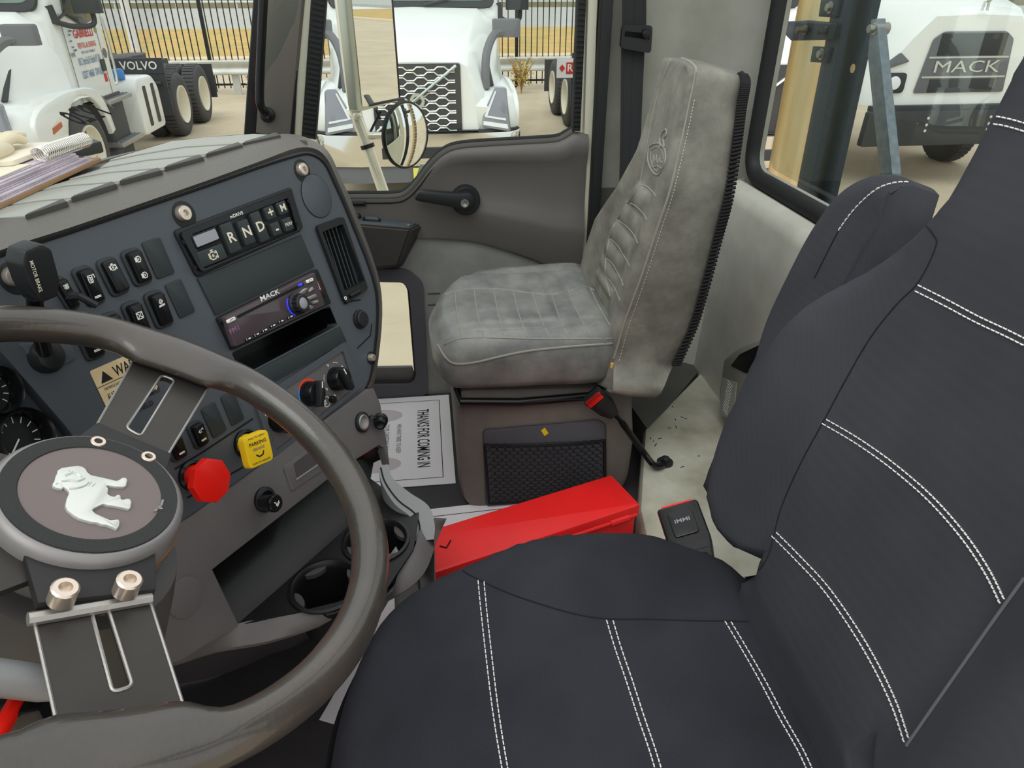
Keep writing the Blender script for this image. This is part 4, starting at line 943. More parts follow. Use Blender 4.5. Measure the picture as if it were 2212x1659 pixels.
# gauge cluster, set deeper at the left
GF0 = D.px(140, 918, -.02); gf = Fr(GF0, V((.93, -.25, 0)), V((.25*.3, .93*.3, .95)))
bm = bmesh.new(); prism(bm, gf, gf.uvs([(-120, 640), (0, 766), (140, 935), (330, 1180), (260, 1330), (-120, 1330)]), -.03, 0); cl = obj('gauge_panel', bm, M_panel, dash, 'dark gauge panel')
for (x, y, r) in ((46, 948, .030), (-16, 846, .024)):
    f = Fr(gf.px(x, y, .006), gf.ex, gf.ey); bm = bmesh.new(); lathe(bm, f, [(r, -.01), (r, .008), (r*.93, .012), (r*.84, .008), (r*.8, -.004)], 40, caps=False); ga = obj('gauge', bm, M_blk, dash, 'round dial gauge with white ticks')
    bm = bmesh.new(); lathe(bm, f, [(r*.86, -.006), (r*.84, -.004), (0, -.004)], 32); obj('gauge_face', bm, M_blkm, ga)
    strokes('gauge_ticks', f, [[(r*q*cos(radians(a)), r*q*sin(radians(a))) for q in (.55, .74)] for a in range(-60, 250, 26)], r*.018, M_white_ink, ga, -.0035)
    strokes('gauge_needle', f, [[(0, 0), (-r*.6, -r*.3)]], r*.03, M_white_ink, ga, -.003)
# brake valves
def bvalve(base, top_, nm, lab, m):
    b = D.px(*base); t_ = D.px(*top_, .052)
    f = Fr(b, D.ex, D.ey); bm = bmesh.new(); lathe(bm, f, [(.0185, 0), (.0185, .004), (.015, .006), (.0135, .001)], 28); c = obj('valve_collar', bm, M_blk, dash)
    k = obj(nm, (lambda bm: (tube(bm, [b+D.n*.002, b*.4+t_*.6, t_-D.n*.002], [.0128, .0128, .012], 16), bm)[1])(bmesh.new()), m, dash, lab); return Fr(t_, D.ex, D.ey), k
f, k = bvalve((414, 1027), (452, 1038), 'trailer_brake_knob', 'red octagonal trailer air brake knob', M_redk)
R8 = .0262; bm = bmesh.new(); prism(bm, f, circ(R8, 8, a=pi/8+.1), -.004, .006, .002); obj('knob_head', bm, M_redk, k)
f, k = bvalve((529, 958), (552, 970), 'parking_brake_knob', 'yellow square parking brake knob', M_yel)
e = Fr(f.o, f.ex*cos(.25)-f.ey*sin(.25), f.ey*cos(.25)+f.ex*sin(.25)); bm = bmesh.new(); prism(bm, e, rnd(rect(.040, .040), .007, 5), -.004, .006, .002); kh = obj('knob_head', bm, M_yel, k)
text('knob_text', 'PARKING', e, .0062, M_black_ink, kh, 0, .008, .0064, width=.027); text('knob_text', 'BRAKE', e, .005, M_grey_ink, kh, 0, .001, .0064, width=.018)
strokes('knob_text', e, [[(-.006, -.006), (-.002, -.009), (.004, -.008), (.006, -.004)]], .0009, M_black_ink, kh, .0064); text('knob_text', 'PULL TO APPLY', e, .003, M_black_ink, kh, 0, .0155, .0064, width=.026); text('knob_text', 'PUSH TO RELEASE', e, .003, M_black_ink, kh, 0, -.0155, .0064, width=.028)
strokes('panel_groove', D, [D.uvs([(378, 1013), (440, 975), (545, 905)]), D.uvs([(405, 1075), (560, 990), (585, 968)])], .0012, M_seam, dash)

# ---- lower console
SZ = .45
lipA = D.px(512, 1350); lipB = ax(834, 1288, 2, SZ-.01)
strip = [(330, 1165), (415, 1112), (790, 840), (803, 838), (818, 872), (832, 955), (838, 1004), (826, 968), (815, 962), (735, 1012), (455, 1230), (512, 1350), (380, 1430), (300, 1440), (280, 1210)]
bm = bmesh.new(); prism(bm, D, D.uvs(strip), -.012, .004, .002); obj('lower_fascia', bm, M_low, dash, 'taupe grey lower fascia')
zz = lambda x, y, z=SZ: ax(x, y, 2, z)
cr = [D.px(515, 1347, -.002)] + [zz(600, 1272), zz(690, 1192), zz(760, 1130), zz(838, 1062)]
tp_ = [D.px(455, 1230, -.004), D.px(600, 1118, -.004), D.px(735, 1012, -.004), D.px(815, 962, -.004), D.px(838, 985, -.004)]
bm = bmesh.new(); a = smooth(tp_, 3); b = smooth(cr, 3); bp = [D.P(*D.uv(x, y), -.10) for x, y in ()]
mid_ = [p*.35+q*.65-Dn*.035 for p, q in zip(a, b)]
grid(bm, [a, [p*.8+q*.2-Dn*.03 for p, q in zip(a, b)], mid_, b])
fl = [zz(x, y) for x, y in ((905, 1108), (893, 1185))]
ledge = b+fl+[lipB, lipA]; hf = Fr((0, 0, SZ), (1, 0, 0), (0, 1, 0))
cups = [(704, 1266, .043), (812, 1168, .043), (886, 1146, .030)]
lo2 = [(p.x, p.y) for p in ledge]; hs2 = []
for x, y, r in cups: q = zz(x, y); hs2.append(circ(r, 36, (q.x, q.y)))
holed(bm, hf, lo2, hs2[:2], -.004, .0); obj('storage_bin', bm, M_bin, dash, 'deep black storage bin', ang=60)
for (x, y, r) in cups[:2]:
    f = hf.at(zz(x, y, SZ)); bm = bmesh.new(); lathe(bm, f, [(r+.006, 0), (r+.006, .003), (r+.002, .004), (r-.001, .001), (r-.003, -.01), (r-.006, -.07), (0, -.07)], 40, caps=False); ch = obj('cup_holder', bm, M_bin, dash, 'round black cup holder')
    for q in range(4):
        a = q*pi/2+.5; bm = bmesh.new(); prism(bm, f, [(r*c_*cos(a+d), r*c_*sin(a+d)) for c_, d in ((.99, -.40), (1.0, -.2), (1.0, 0), (1.0, .2), (.99, .40), (.86, .34), (.76, .16), (.76, -.16), (.86, -.34))], -.010, -.003, 0); obj('grip_finger', bm, M_char, ch)
    bm = bmesh.new(); lathe(bm, f, [(r*.66, -.069), (r*.66, -.064), (r*.58, -.064), (r*.58, -.069)], 30, caps=False); obj('well_ring', bm, M_insert, ch)
# apron under the bin lip, knee panel below it
curve = [D.px(330, 1440), D.px(380, 1432), zz(470, 1404, .438), zz(580, 1385, .432), zz(690, 1350, .428), zz(770, 1315, .425), zz(850, 1290, .42), zz(915, 1240, .42), zz(945, 1165, .41), zz(965, 1120, .41)]
lipl = [D.px(330, 1400), D.px(420, 1395, .0), lipA+V((0, 0, .002)), lipA*.72+lipB*.28, lipA*.4+lipB*.6, lipB, zz(860, 1240, SZ-.012), zz(893, 1188, SZ-.005), zz(905, 1150, SZ-.01), zz(915, 1125, SZ-.01)]
bm = bmesh.new(); ra, rb = smooth(lipl, 4), smooth(curve, 4); grid(bm, [ra, [p*.5+q*.5+V((0, 0, .004)) for p, q in zip(ra, rb)], rb, [p+V((.006, .006, -.012)) for p in rb]]); obj('console_apron', bm, M_low, dash, 'grey apron below the bin', ang=60)
bm = bmesh.new(); grid(bm, [[p+V((.004, .004, -.008)) for p in rb], [p+V((.04, .035, -.05)) for p in rb], [p+V((.17, .13, -.2)) for p in rb], [p+V((.30, .24, -.43)) for p in rb]]); obj('knee_panel', bm, M_low2, dash, 'dark knee panel', ang=60)
# right arm of the console
outp = [zz(836, 1002, .50), zz(850, 1034, .485), zz(885, 1064, .465), zz(925, 1092, .45), zz(939, 1132, .44), zz(937, 1165, .43)]
inp = [zz(818, 1014, .50), zz(826, 1046, .485), zz(852, 1088, .465), zz(886, 1116, .45), zz(896, 1142, .44), zz(893, 1170, .43)]
oo, ii = smooth(outp, 4), smooth(inp, 4); bm = bmesh.new()
dn = V((0, 0, -.004)); grid(bm, [[p+V((0, 0, -.40)) if False else p+V((.01, .0, -.16)) for p in ii], [p+V((0, 0, -.006)) for p in ii], ii, oo, [p+V((0, 0, -.006)) for p in oo], [p+V((.012, .02, -.42)) for p in oo]]); obj('console_arm', bm, M_arm, dash, 'light grey curved right arm of the console', ang=45)
bm = bmesh.new(); tube(bm, [p*.75+q*.25+V((0, 0, .001)) for p, q in zip(ii, oo)], .0012, 6); obj('arm_line', bm, M_seam, dash)
bm = bmesh.new(); patch(bm, [zz(855, 1180, .44), zz(878, 1225, .43), zz(850, 1262, .42), zz(838, 1205, .44)], [(0, 1, 2, 3)], .01); obj('arm_lip', bm, M_arm, dash)
# lighter knob, ash tray door, power socket with hanging cap, oval recess
b = D.px(570, 1079, .004); t_ = D.px(590, 1087, .045)
bm = bmesh.new(); lathe(bm, Fr(b, D.ex, D.ey), [(.017, 0), (.017, .004), (.013, .007), (.0115, .007), (.0115, .002)], 28); lg = obj('lighter', bm, M_blkm, dash, 'black cigarette lighter')
bm = bmesh.new(); tube(bm, [b, b*.3+t_*.7], [.009, .0075], 16); f = Fr(t_, D.ex, D.ey); lathe(bm, f, [(.0075, -.02), (.0105, -.004), (.0115, 0), (.0115, .004), (.010, .006), (0, .005)], 24); lk = obj('lighter_knob', bm, M_blk, lg)
icon(f, [[(-.3, .3), (-.1, .1), (-.2, -.2), (.1, -.3)], [(-.1, -.4), (.4, -.1)], [(-.1, -.2), (.4, .1)]], .010, 0, 0, .0066, lk, r=.0006)
f = Fr(D.P(0, 0, .004), D.ex, D.ey); at_ = [(610, 1008), (712, 930), (735, 990), (628, 1062)]
bm = bmesh.new(); prism(bm, D, rnd(D.uvs(at_, .004), .005), .004, .0065, .0015); asht = obj('ash_tray_door', bm, M_low, dash, 'flush taupe ash tray door')
bm = bmesh.new(); prism(bm, D, D.uvs([(634, 1002), (682, 966), (690, 1000), (642, 1036)], .0065), .0066, .0072); obj('finger_recess', bm, M_low2, asht)
bm = bmesh.new(); tube(bm, [D.px(640, 1036, .0072), D.px(694, 999, .0072)], .0014, 6); obj('finger_lip', bm, M_arm, asht)
f = Fr(D.px(781, 912, .004), D.ex, D.ey); bm = bmesh.new(); lathe(bm, f, [(.0165, 0), (.0165, .004), (.0135, .006), (.0125, .005)], 28, caps=False); so_ = obj('power_socket', bm, M_blkm, dash, 'power socket with metal barrel')
bm = bmesh.new(); lathe(bm, f, [(.0125, .005), (.0105, .006), (.0100, .001), (.0, .0005)], 28, caps=False); obj('socket_barrel', bm, M_alu, so_)
c = D.px(822, 909, .012); bm = bmesh.new(); tube(bm, smooth([D.px(796, 903, .006), D.px(806, 900, .012), c], 4), .004, 8, flat=.4); g = Fr(c, D.ex*.5+D.n*.85, D.ey); lathe(bm, g, [(.012, -.005), (.012, .001), (.0105, .002), (.0095, .002), (.0095, .014), (.007, .015), (0, .013)], 20); obj('socket_cover', bm, M_blk, so_)
f = Fr(D.px(400, 1290, .004), D.ex*.8+D.ey*.5, D.ey); bm = bmesh.new(); prism(bm, f, circ(.024, 28), 0, .0015, .001); obj('oval_boss', bm, M_low, dash)

# ------------------------------------------------------------------ gear selector, radio
Z4 = lambda *q: [(340+x/4.148, 320+y/4.148) for x, y in q]
gs = thing('gear_selector', 'black push-button gear selector pad with R, N and D keys above the radio', 'gear selector', D.px(510, 500))
bm = bmesh.new(); prism(bm, D, rnd(D.uvs(Z4((130, 745), (1185, 350), (1285, 740), (340, 1165))), .006), -.002, .004, .002); obj('selector_housing', bm, M_blkm, gs)
bm = bmesh.new(); holed(bm, D, rnd(D.uvs(Z4((160, 770), (1160, 385), (1268, 730), (350, 1120))), .006), [rnd(D.uvs(Z4((262, 780), (1130, 455), (1215, 745), (375, 1090))), .003)], .004, .009); hs_ = obj('selector_rim', bm, M_blk, gs)
def key(q, lab, size, nm='gear_key', ic=None, m=M_insert):
    f, w, h = quad(Z4(*q), .0045); bm = bmesh.new(); prism(bm, f, rnd(rect(w*.97, h*.97), .002, 3), -.003, .0055, .0015); k = obj(nm, bm, m, gs)
    if lab: text('key_symbol', lab, f, size, M_cream_ink, k, 0, 0, .006, squash=1.15, bold=.022 if size > .015 else .008)
    if ic: icon(f, ic, h*.62, 0, 0, .006, k, M_cream_ink, .0007)
    return f, w, h, k
f, w, h, k = key([(268, 792), (492, 702), (552, 828), (318, 918)], None, 0, 'selector_display', m=M_blk)
bm = bmesh.new(); prism(bm, f, rnd(rect(w*.86, h*.72), .002), .0055, .0058); obj('display_glass', bm, M_lcd, k)
key([(322, 940), (560, 850), (608, 990), (376, 1084)], None, 0, ic=ENG)
key([(532, 690), (640, 655), (735, 920), (632, 962)], 'R', .018); key([(690, 665), (780, 628), (865, 850), (770, 886)], 'N', .018); key([(808, 590), (888, 556), (986, 826), (905, 862)], 'D', .018)
key([(925, 545), (1012, 508), (1050, 630), (968, 656)], '+', .018); key([(1040, 500), (1120, 466), (1156, 585), (1076, 614)], 'M', .014); key([(982, 682), (1062, 655), (1100, 770), (1028, 800)], '-', .018); key([(1095, 642), (1170, 612), (1205, 730), (1130, 760)], 'PERF', .0065)
f, w, h = quad(Z4((640, 610), (760, 565), (775, 590), (655, 632)), .009); text('selector_name', 'mDRIVE', f, .006, M_white_ink, hs_, 0, 0, .0004, width=w*.95)
bm = bmesh.new()
for q in Z4((235, 840), (335, 1070), (1175, 475), (1250, 680)): lathe(bm, Fr(D.px(*q, .009), D.ex, D.ey), [(.0026, 0), (.0026, .0006), (0, .0003)], 12)
obj('rim_screws', bm, M_seam, hs_)
# blank filler between selector and radio
bm = bmesh.new(); prism(bm, D, D.uvs([(424, 602), (648, 508), (677, 576), (464, 682)]), -.001, .003, .001); obj('filler_panel', bm, M_insert, dash, 'plain dark filler panel between selector and radio')
bm = bmesh.new(); prism(bm, D, D.uvs([(524, 815), (731, 706), (745, 738), (545, 850)]), -.001, .004, .001); obj('filler_panel', bm, M_insert, dash, 'dark ledge under the cubby')
Zr = lambda *q: [(420+x/6.506, 560+y/6.506) for x, y in q]
rd = thing('car_radio', 'glossy black car radio with volume knob and CD slot in the dashboard', 'radio', D.px(590, 670))
bm = bmesh.new(); prism(bm, D, rnd(D.uvs(Zr((285, 830), (1690, 138), (1885, 625), (500, 1285))), .003), -.002, .006, .001); rb_ = obj('radio_housing', bm, M_blkm, rd)
bm = bmesh.new(); prism(bm, D, rnd(D.uvs(Zr((370, 815), (1645, 185), (1790, 655), (520, 1245)), .006), .004), .006, .013, .002); rf = obj('radio_face', bm, M_radio, rd)
bm = bmesh.new(); prism(bm, D, rnd(D.uvs(Zr((592, 795), (1525, 330), (1540, 365), (610, 830)), .013), .001), .013, .0134); sl = obj('disc_slot', bm, M_seam, rd)
bm = bmesh.new(); prism(bm, D, D.uvs(Zr((1455, 355), (1510, 328), (1520, 360), (1465, 385)), .0136), .0135, .0138); obj('slot_light', bm, M_blue_led, sl)
f, w, h = quad(Zr((915, 545), (1180, 428), (1195, 470), (930, 590)), .013); text('radio_name', 'MACK', f, .0095, M_white_ink, rf, 0, 0, .0004, width=w, bold=.012)
for q in (((440, 860), (555, 805), (570, 850), (455, 910)), ((1560, 300), (1650, 262), (1662, 300), (1575, 342))):
    f, w, h = quad(Zr(*q), .013); bm = bmesh.new(); prism(bm, f, rnd(rect(w, h), .0015), 0, .0022, .0006); k = obj('radio_key', bm, M_white_ink, rd); strokes('key_symbol', f, [[(-.003, -.001), (0, .0012), (.003, .001)]], .0004, M_black_ink, k, .0024)
for i in range(6):
    x, y = 700+115*i+(15 if i == 5 else 0), 1125-62*i
    f, w, h = quad(Zr((x, y), (x+90, y-45), (x+105, y-10), (x+15, y+35)), .013); bm = bmesh.new(); prism(bm, f, rect(w, h), 0, .0012, .0004); k = obj('preset_key', bm, M_blk, rd); text('key_symbol', str(i+1), f, .0042, M_white_ink, k, -w*.3, 0, .0014); bm = bmesh.new(); prism(bm, f, rect(w*.34, h*.45, w*.15, 0), .0012, .0014); obj('key_symbol', bm, M_white_ink, k)
f = Fr(D.px(420+1420/6.506, 560+630/6.506, .013), D.ex, D.ey)
bm = bmesh.new(); lathe(bm, f, [(.0165, 0), (.0165, .0008), (.0155, .0012)], 14, radians(130), radians(235)); obj('knob_light', bm, M_blue_led, rd)
bm = bmesh.new(); lathe(bm, f, [(.0155, 0), (.0155, .004), (.013, .006), (.0125, .014), (.011, .0155), (.0085, .0155), (.008, .0145), (0, .0135)], 32); vk = obj('volume_knob', bm, M_blkm, rd)
bm = bmesh.new()
for k in range(14): a = 2*pi*k/14; prism(bm, f, circ(.0012, 6, (.0127*cos(a), .0127*sin(a))), .004, .014)
obj('knob_ribs', bm, M_blkm, vk)
bm = bmesh.new(); lathe(bm, f, [(.008, .0148), (.006, .0154), (0, .0158)], 24); obj('knob_cap', bm, M_lcd, vk)
for q in (((1450, 490), (1520, 415), (1590, 400), (1500, 520)), ((1590, 440), (1640, 385), (1670, 420), (1600, 470)), ((1535, 555), (1690, 485), (1710, 530), (1560, 590)), ((1610, 610), (1720, 570), (1730, 610), (1660, 630)), ((1560, 665), (1600, 645), (1680, 675), (1620, 705))):
    bm = bmesh.new(); prism(bm, D, rnd(D.uvs(Zr(*q), .013), .0008), .013, .0155, .0006); obj('radio_key', bm, M_alu, rd)
bm = bmesh.new(); prism(bm, D, D.uvs(Zr((1672, 315), (1740, 290), (1805, 445), (1735, 475)), .006), .006, .0075); us = obj('usb_port', bm, M_usb, rd)
bm = bmesh.new(); prism(bm, D, D.uvs(Zr((1705, 320), (1725, 312), (1770, 425), (1750, 435)), .0078), .0076, .0085); obj('usb_tongue', bm, M_paper, us)
bm = bmesh.new()
for q in Zr((385, 905), (540, 1220), (1708, 235), (1835, 522)): lathe(bm, Fr(D.px(*q, .006), D.ex, D.ey), [(.0026, 0), (.0026, .001), (.0014, .001), (.0014, .0004), (0, .0004)], 14)
lathe(bm, Fr(D.px(*Zr((1785, 560))[0], .006), D.ex, D.ey), [(.004, 0), (.004, .001), (.0022, .001), (.0016, .0002), (0, .0002)], 16); obj('housing_screws', bm, M_blk, rb_)
f = Fr(D.px(500, 716, .0134), D.ex, D.ey); text('display_text', 'FM1', f, .009, mat('display_violet', (150, 100, 140), .4), rf, .006, 0, 0, width=.016); text('display_text', '102', f, .007, MATS['display_violet'], rf, .052, .012, 0, width=.012)
# ------------------------------------------------------------------ steering wheel
wc = CAM+ray(238.3, 1064)*.53; wn = V((-.03, -.4986, .8663)).normalized()
wex = (RT - wn*RT.dot(wn)).normalized(); WF = Fr(wc, wex, wn.cross(wex))
sw = thing('steering_wheel', 'worn dark steering wheel with flat slotted metal spokes and bulldog hub', 'steering wheel', wc)
R = .213; SP = [WF.uv(*q) for q in ((372, 800), (255, 1535))]
sa = [atan2(v, u) for u, v in SP]; sa += [2*sa[1]-sa[0]+2*pi*0 if False else sa[1]-(sa[0]-sa[1])*0-radians(100), sa[0]+radians(95)]
sp3 = WF.uv(-160, 1200); sa[2] = atan2(sp3[1], sp3[0])
bm = bmesh.new(); pts, rad = [], []; rows = []
NN = 160
for k in range(NN):
    a = 2*pi*k/NN; g = 0
    for s in sa:
        d = (a-s+pi) % (2*pi)-pi; g = max(g, 1/(1+math.exp((abs(d)-.24)/.028)))
    row = []
    for j in range(16):
        b = 2*pi*j/16; x = cos(b)*.0165; y = sin(b)*.0165
        if x < 0: x *= 1+1.15*g
        y *= 1-.15*g
        row.append(WF.P((R+x)*cos(a), (R+x)*sin(a), y))
    rows.append(row)
vs = [[bm.verts.new(p) for p in r] for r in rows]
for i in range(NN):
    for j in range(16):
        a, b = vs[i], vs[(i+1) % NN]; bm.faces.new((a[j], a[(j+1) % 16], b[(j+1) % 16], b[j]))
obj('rim', bm, M_rim, sw, 'worn leather-grained rim', ang=80)
H = -.012
HF = Fr(WF.px(190, 1092, H), WF.ex, WF.ey); hr = .066
def sub(f, ins, m, nm, par, h0, h1, bev=.0015, hole=None):
    bm = bmesh.new()
    if hole: holed(bm, f, ins, [hole], h0, h1)
    else: prism(bm, f, ins, h0, h1, bev)
    return obj(nm, bm, m, par)
W2 = WF.at(WF.P(0, 0, -.014))
s1 = sub(W2, W2.uvs([(292, 772), (452, 834), (345, 1012), (188, 955)]), M_spoke, 'spoke', sw, -.003, .003, hole=rnd(W2.uvs([(347, 815), (376, 826), (302, 948), (270, 930)]), .005))
b1 = sub(W2, W2.uvs([(205, 928), (365, 995), (345, 1062), (138, 978)]), M_bracket, 'spoke_bracket', s1, .003, .009)
def bolt(f, x, y, h, par, r=.0062, l=.009):
    g = Fr(f.px(x, y, h), f.ex, f.ey); bm = bmesh.new(); lathe(bm, g, [(r, 0), (r, l), (r*.85, l+.0012), (r*.5, l+.0012), (r*.42, l-.003), (0, l-.003)], 18); return obj('bolt', bm, M_steel, par)
bm = bmesh.new()
for p, q in (((292, 772), (188, 955)), ((452, 834), (345, 1012))): tube(bm, [W2.px(*p, .003), W2.px(*q, .003)], .0011, 6)
tube(bm, [W2.P(u, v, .003) for u, v in rnd(W2.uvs([(347, 815), (376, 826), (302, 948), (270, 930)]), .005)], .0012, 6, closed=True); obj('spoke_edge', bm, M_alu, s1, 'bright worn edge')  # thin bright strips along the spoke sides and slot
bolt(W2, 206, 972, .009, s1); bolt(W2, 314, 1004, .009, s1)
W3 = WF.at(WF.P(0, 0, -.02))
s2_ = sub(W3, W3.uvs([(74, 1342), (322, 1292), (398, 1530), (122, 1560)]), M_spoke, 'spoke', sw, -.003, .003, hole=rnd(W3.uvs([(196, 1330), (232, 1322), (284, 1488), (240, 1502)]), .004))
b2 = sub(W3, W3.uvs([(36, 1204), (325, 1194), (325, 1300), (72, 1332)]), M_bracket, 'spoke_bracket', s2_, .006, .014)
bm = bmesh.new(); tube(bm, [W3.px(60, 1338, .006), W3.px(326, 1292, .006)], .0045, 8); obj('bend_edge', bm, M_alu, s2_)
bm = bmesh.new()
for p, q in (((74, 1342), (122, 1560)), ((322, 1292), (398, 1530))): tube(bm, [W3.px(*p, .003), W3.px(*q, .003)], .0012, 6)
tube(bm, [W3.P(u, v, .003) for u, v in rnd(W3.uvs([(196, 1330), (232, 1322), (284, 1488), (240, 1502)]), .004)], .0013, 6, closed=True); obj('spoke_edge', bm, M_alu, s2_, 'bright worn edge')
bolt(W3, 132, 1296, .014, s2_, .0085, .012); bolt(W3, 270, 1277, .014, s2_, .0085, .012)
bm = bmesh.new(); a, b = WF.P(0, 0, -.02), WF.P(sp3[0], sp3[1], -.012); prism(bm, Fr((a+b)/2, b-a, WF.n.cross(b-a)), rect((b-a).length, .075), -.003, .003); obj('spoke', bm, M_spoke, sw)
a, b = WF.P(0, 0, -.02), WF.P(.2*cos(sa[3]), .2*sin(sa[3]), -.012); bm = bmesh.new(); prism(bm, Fr((a+b)/2, b-a, WF.n.cross(b-a)), rect((b-a).length, .06), -.003, .003); obj('spoke', bm, M_spoke, sw)
# hub
bm = bmesh.new(); lathe(bm, HF, [(hr*.9, -.05), (hr*.98, -.03), (hr, -.008), (hr, .002), (hr*.985, .010), (hr*.93, .0145), (hr*.9, .015)], 64); obj('hub_body', bm, M_hubring, sw, 'grey hub ring')
bm = bmesh.new(); lathe(bm, HF, [(hr*.90, .0135), (hr*.89, .0165), (hr*.72, .0165), (hr*.70, .0145)], 64, caps=False); obj('hub_pad', bm, M_hubfoam, sw, 'black foam ring')
bm = bmesh.new(); lathe(bm, HF, [(hr*.73, .014), (hr*.72, .0155), (0, .0157)], 64); hd = obj('hub_disc', bm, M_hubdisc, sw, 'mauve hub disc')
bm = bmesh.new(); tube(bm, [HF.P(hr*1.0*cos(a), hr*1.0*sin(a), -.011) for a in [2*pi*k/60 for k in range(60)]], .0022, 6, closed=True); obj('hub_groove', bm, mat('copper_edge', (110, 82, 60), .5), sw)
dog = [(120,335),(145,300),(158,240),(185,195),(178,175),(230,140),(320,125),(380,118),(430,112),(490,125),(530,155),(545,190),(590,225),(660,240),(760,262),(900,295),(935,280),(960,258),(1010,255),(1032,285),(1015,355),(985,368),(880,365),(790,350),(775,360),(800,390),(790,455),(830,480),(875,488),(900,465),(935,462),(952,490),(948,515),(985,522),(1010,510),(1060,512),(1082,550),(1068,620),(1050,637),(960,615),(870,600),(790,590),(740,575),(690,595),(620,630),(605,650),(640,690),(740,735),(820,770),(870,765),(920,760),(938,790),(930,840),(900,882),(860,860),(780,830),(720,825),(660,800),(590,795),(450,755),(380,715),(300,650),(275,600),(290,520),(325,440),(300,400),(255,370),(240,395),(180,385),(130,365)]
dg = [HF.uv(90+x/5.6, 990+y/5.6, .0157) for x, y in dog]
bm = bmesh.new(); prism(bm, HF, rnd(dg, .0006, 2), .0155, .018, .0007); em = obj('bulldog_emblem', bm, M_dog, sw, 'raised silver bulldog emblem')
hx = lambda pts: [HF.uv(90+x/5.6, 990+y/5.6, .018) for x, y in pts]
bm = bmesh.new()
for ln, r in (([(280, 215), (340, 185), (420, 180), (480, 220)], .0008), ([(240, 280), (340, 270), (440, 275), (520, 240)], .0009), ([(330, 370), (430, 360), (520, 330), (560, 290)], .0009), ([(560, 330), (600, 290), (640, 300), (600, 340)], .0007), ([(325, 160), (345, 150), (365, 160), (350, 172)], .0006), ([(165, 320), (200, 300), (240, 320)], .0006)):
    tube(bm, smooth([HF.P(u, v, .0179) for u, v in hx(ln)], 4), r, 6)
obj('emblem_folds', bm, M_dog, em)
strokes('hub_arrow', HF, [[HF.uv(335, 1103, .0168), HF.uv(348, 1092, .0168), HF.uv(352, 1080, .0168)], [HF.uv(338, 1098, .0168), HF.uv(350, 1098, .0168)]], .0008, M_hubring, sw, .0168)

# column shroud under the wheel
cs = thing('steering_column', 'grey steering column shroud below the wheel hub', 'steering column', HF.P(0, 0, -.2))
cf = Fr(HF.P(.010, -.012, -.035), HF.ex, HF.ey); bm = bmesh.new()
rows = []
for h, r, sx in ((0, .060, 0), (-.004, .070, 0), (-.04, .076, .0), (-.12, .082, .004), (-.30, .092, .01), (-.5, .095, .02)):
    rows.append([cf.P(r*1.0*cos(a)+sx, r*.98*sin(a)-h*.12, h) for a in [2*pi*k/40 for k in range(40)]])
vs = grid(bm, rows, True); bm.faces.new(vs[0]); obj('column_shroud', bm, M_col, cs)
bm = bmesh.new(); a, b = WF.px(-70, 1455, -.045), WF.px(95, 1475, -.045); tube(bm, [a, b, b+(b-a).normalized()*.02], [.0115, .0115, .008], 12); obj('stalk_boot', bm, M_arm, cs, 'pale stalk boot')
rr_ = thing('red_lever', 'bright red rod below the steering wheel at the left', 'lever', WF.px(10, 1560, -.07))
bm = bmesh.new(); tube(bm, [WF.px(-40, 1650, -.07), WF.px(38, 1512, -.07)], .0055, 10); obj('rod', bm, M_redk, rr_)
bm = bmesh.new(); box(bm, WF.px(55, 1530, -.075), (.02, .03, .016), bev=.003); obj('rod_clip', bm, M_blk, rr_)

# hand valve lever
hv_ = thing('hand_valve_lever', 'black paddle lever standing behind the wheel rim at the left', 'lever', D.px(97, 790))
bm = bmesh.new(); prism(bm, D, rnd(D.uvs([(38, 742), (150, 736), (163, 775), (92, 808)]), .004), -.001, .0035, .0015); obj('lever_plate', bm, M_panel, hv_)
bm = bmesh.new(); lathe(bm, Fr(D.px(97, 770), D.ex, D.ey), [(.017, 0), (.017, .005), (.013, .012), (.0, .016)], 24); obj('valve_body', bm, M_blkm, hv_)
tt = D.px(97, 765, .01)
k0, k1 = D.px(76, 660, .034), D.px(75, 640, .042)
bm = bmesh.new(); tube(bm, smooth([tt, D.px(84, 710, .022), k0, k1], 4), .007, 10); obj('stem', bm, M_blk, hv_)
lf = Fr(D.px(72, 582, .046), De1, De2*.94+Dn*.34)
bm = bmesh.new()
q0 = [(a*.70, b*.74) for a, b in [(-.0135, -.0385), (.0125, -.0385), (.0215, -.018), (.0225, .022), (.012, .033), (-.013, .031), (-.0215, .016), (-.0205, -.012)]]
prism(bm, lf, rnd(q0, .003, 3), -.011, .011, .003); pd = obj('paddle', bm, M_blkm, hv_)
text('paddle_text', 'MOTOR BRAKE', Fr(lf.P(-.007, -.002, .0111), lf.ey*-1, lf.ex), .005, M_cream_ink, pd, 0, 0, .0004, width=.03)

# ------------------------------------------------------------------ binder, notebook, gloves on the dash
bd = thing('binder', 'stuffed brown binder of loose papers lying on the dash', 'binder', DT.px(100, 430))
na_, nb2 = DT.px(-70, 490), DT.px(224, 350); aw = (DT.ey*.92+DT.ex*.38)
def bpl(f, g, h): return na_+(nb2-na_)*f+aw*g+DT.n*h
BFm = Fr(na_, nb2-na_, DT.n.cross(nb2-na_)); Lb_ = (nb2-na_).length
bm = bmesh.new(); prism(bm, BFm, rnd([(0, 0), (Lb_, 0), (Lb_*1.02, .20), (.06, .22)], .006), .002, .007, .002); obj('lower_cover', bm, M_kraft, bd, 'brown board cover')
bm = bmesh.new()
for i in range(9):
    d0 = random.uniform(.0, .006)+.0012*i; prism(bm, BFm, [(0, d0), (Lb_-.02-.004*i-random.uniform(0, .01), d0), (Lb_*.97, .19), (.06, .20)], .007+.0022*i, .0088+.0022*i, .0004)
obj('page_stack', bm, M_pagep, bd)
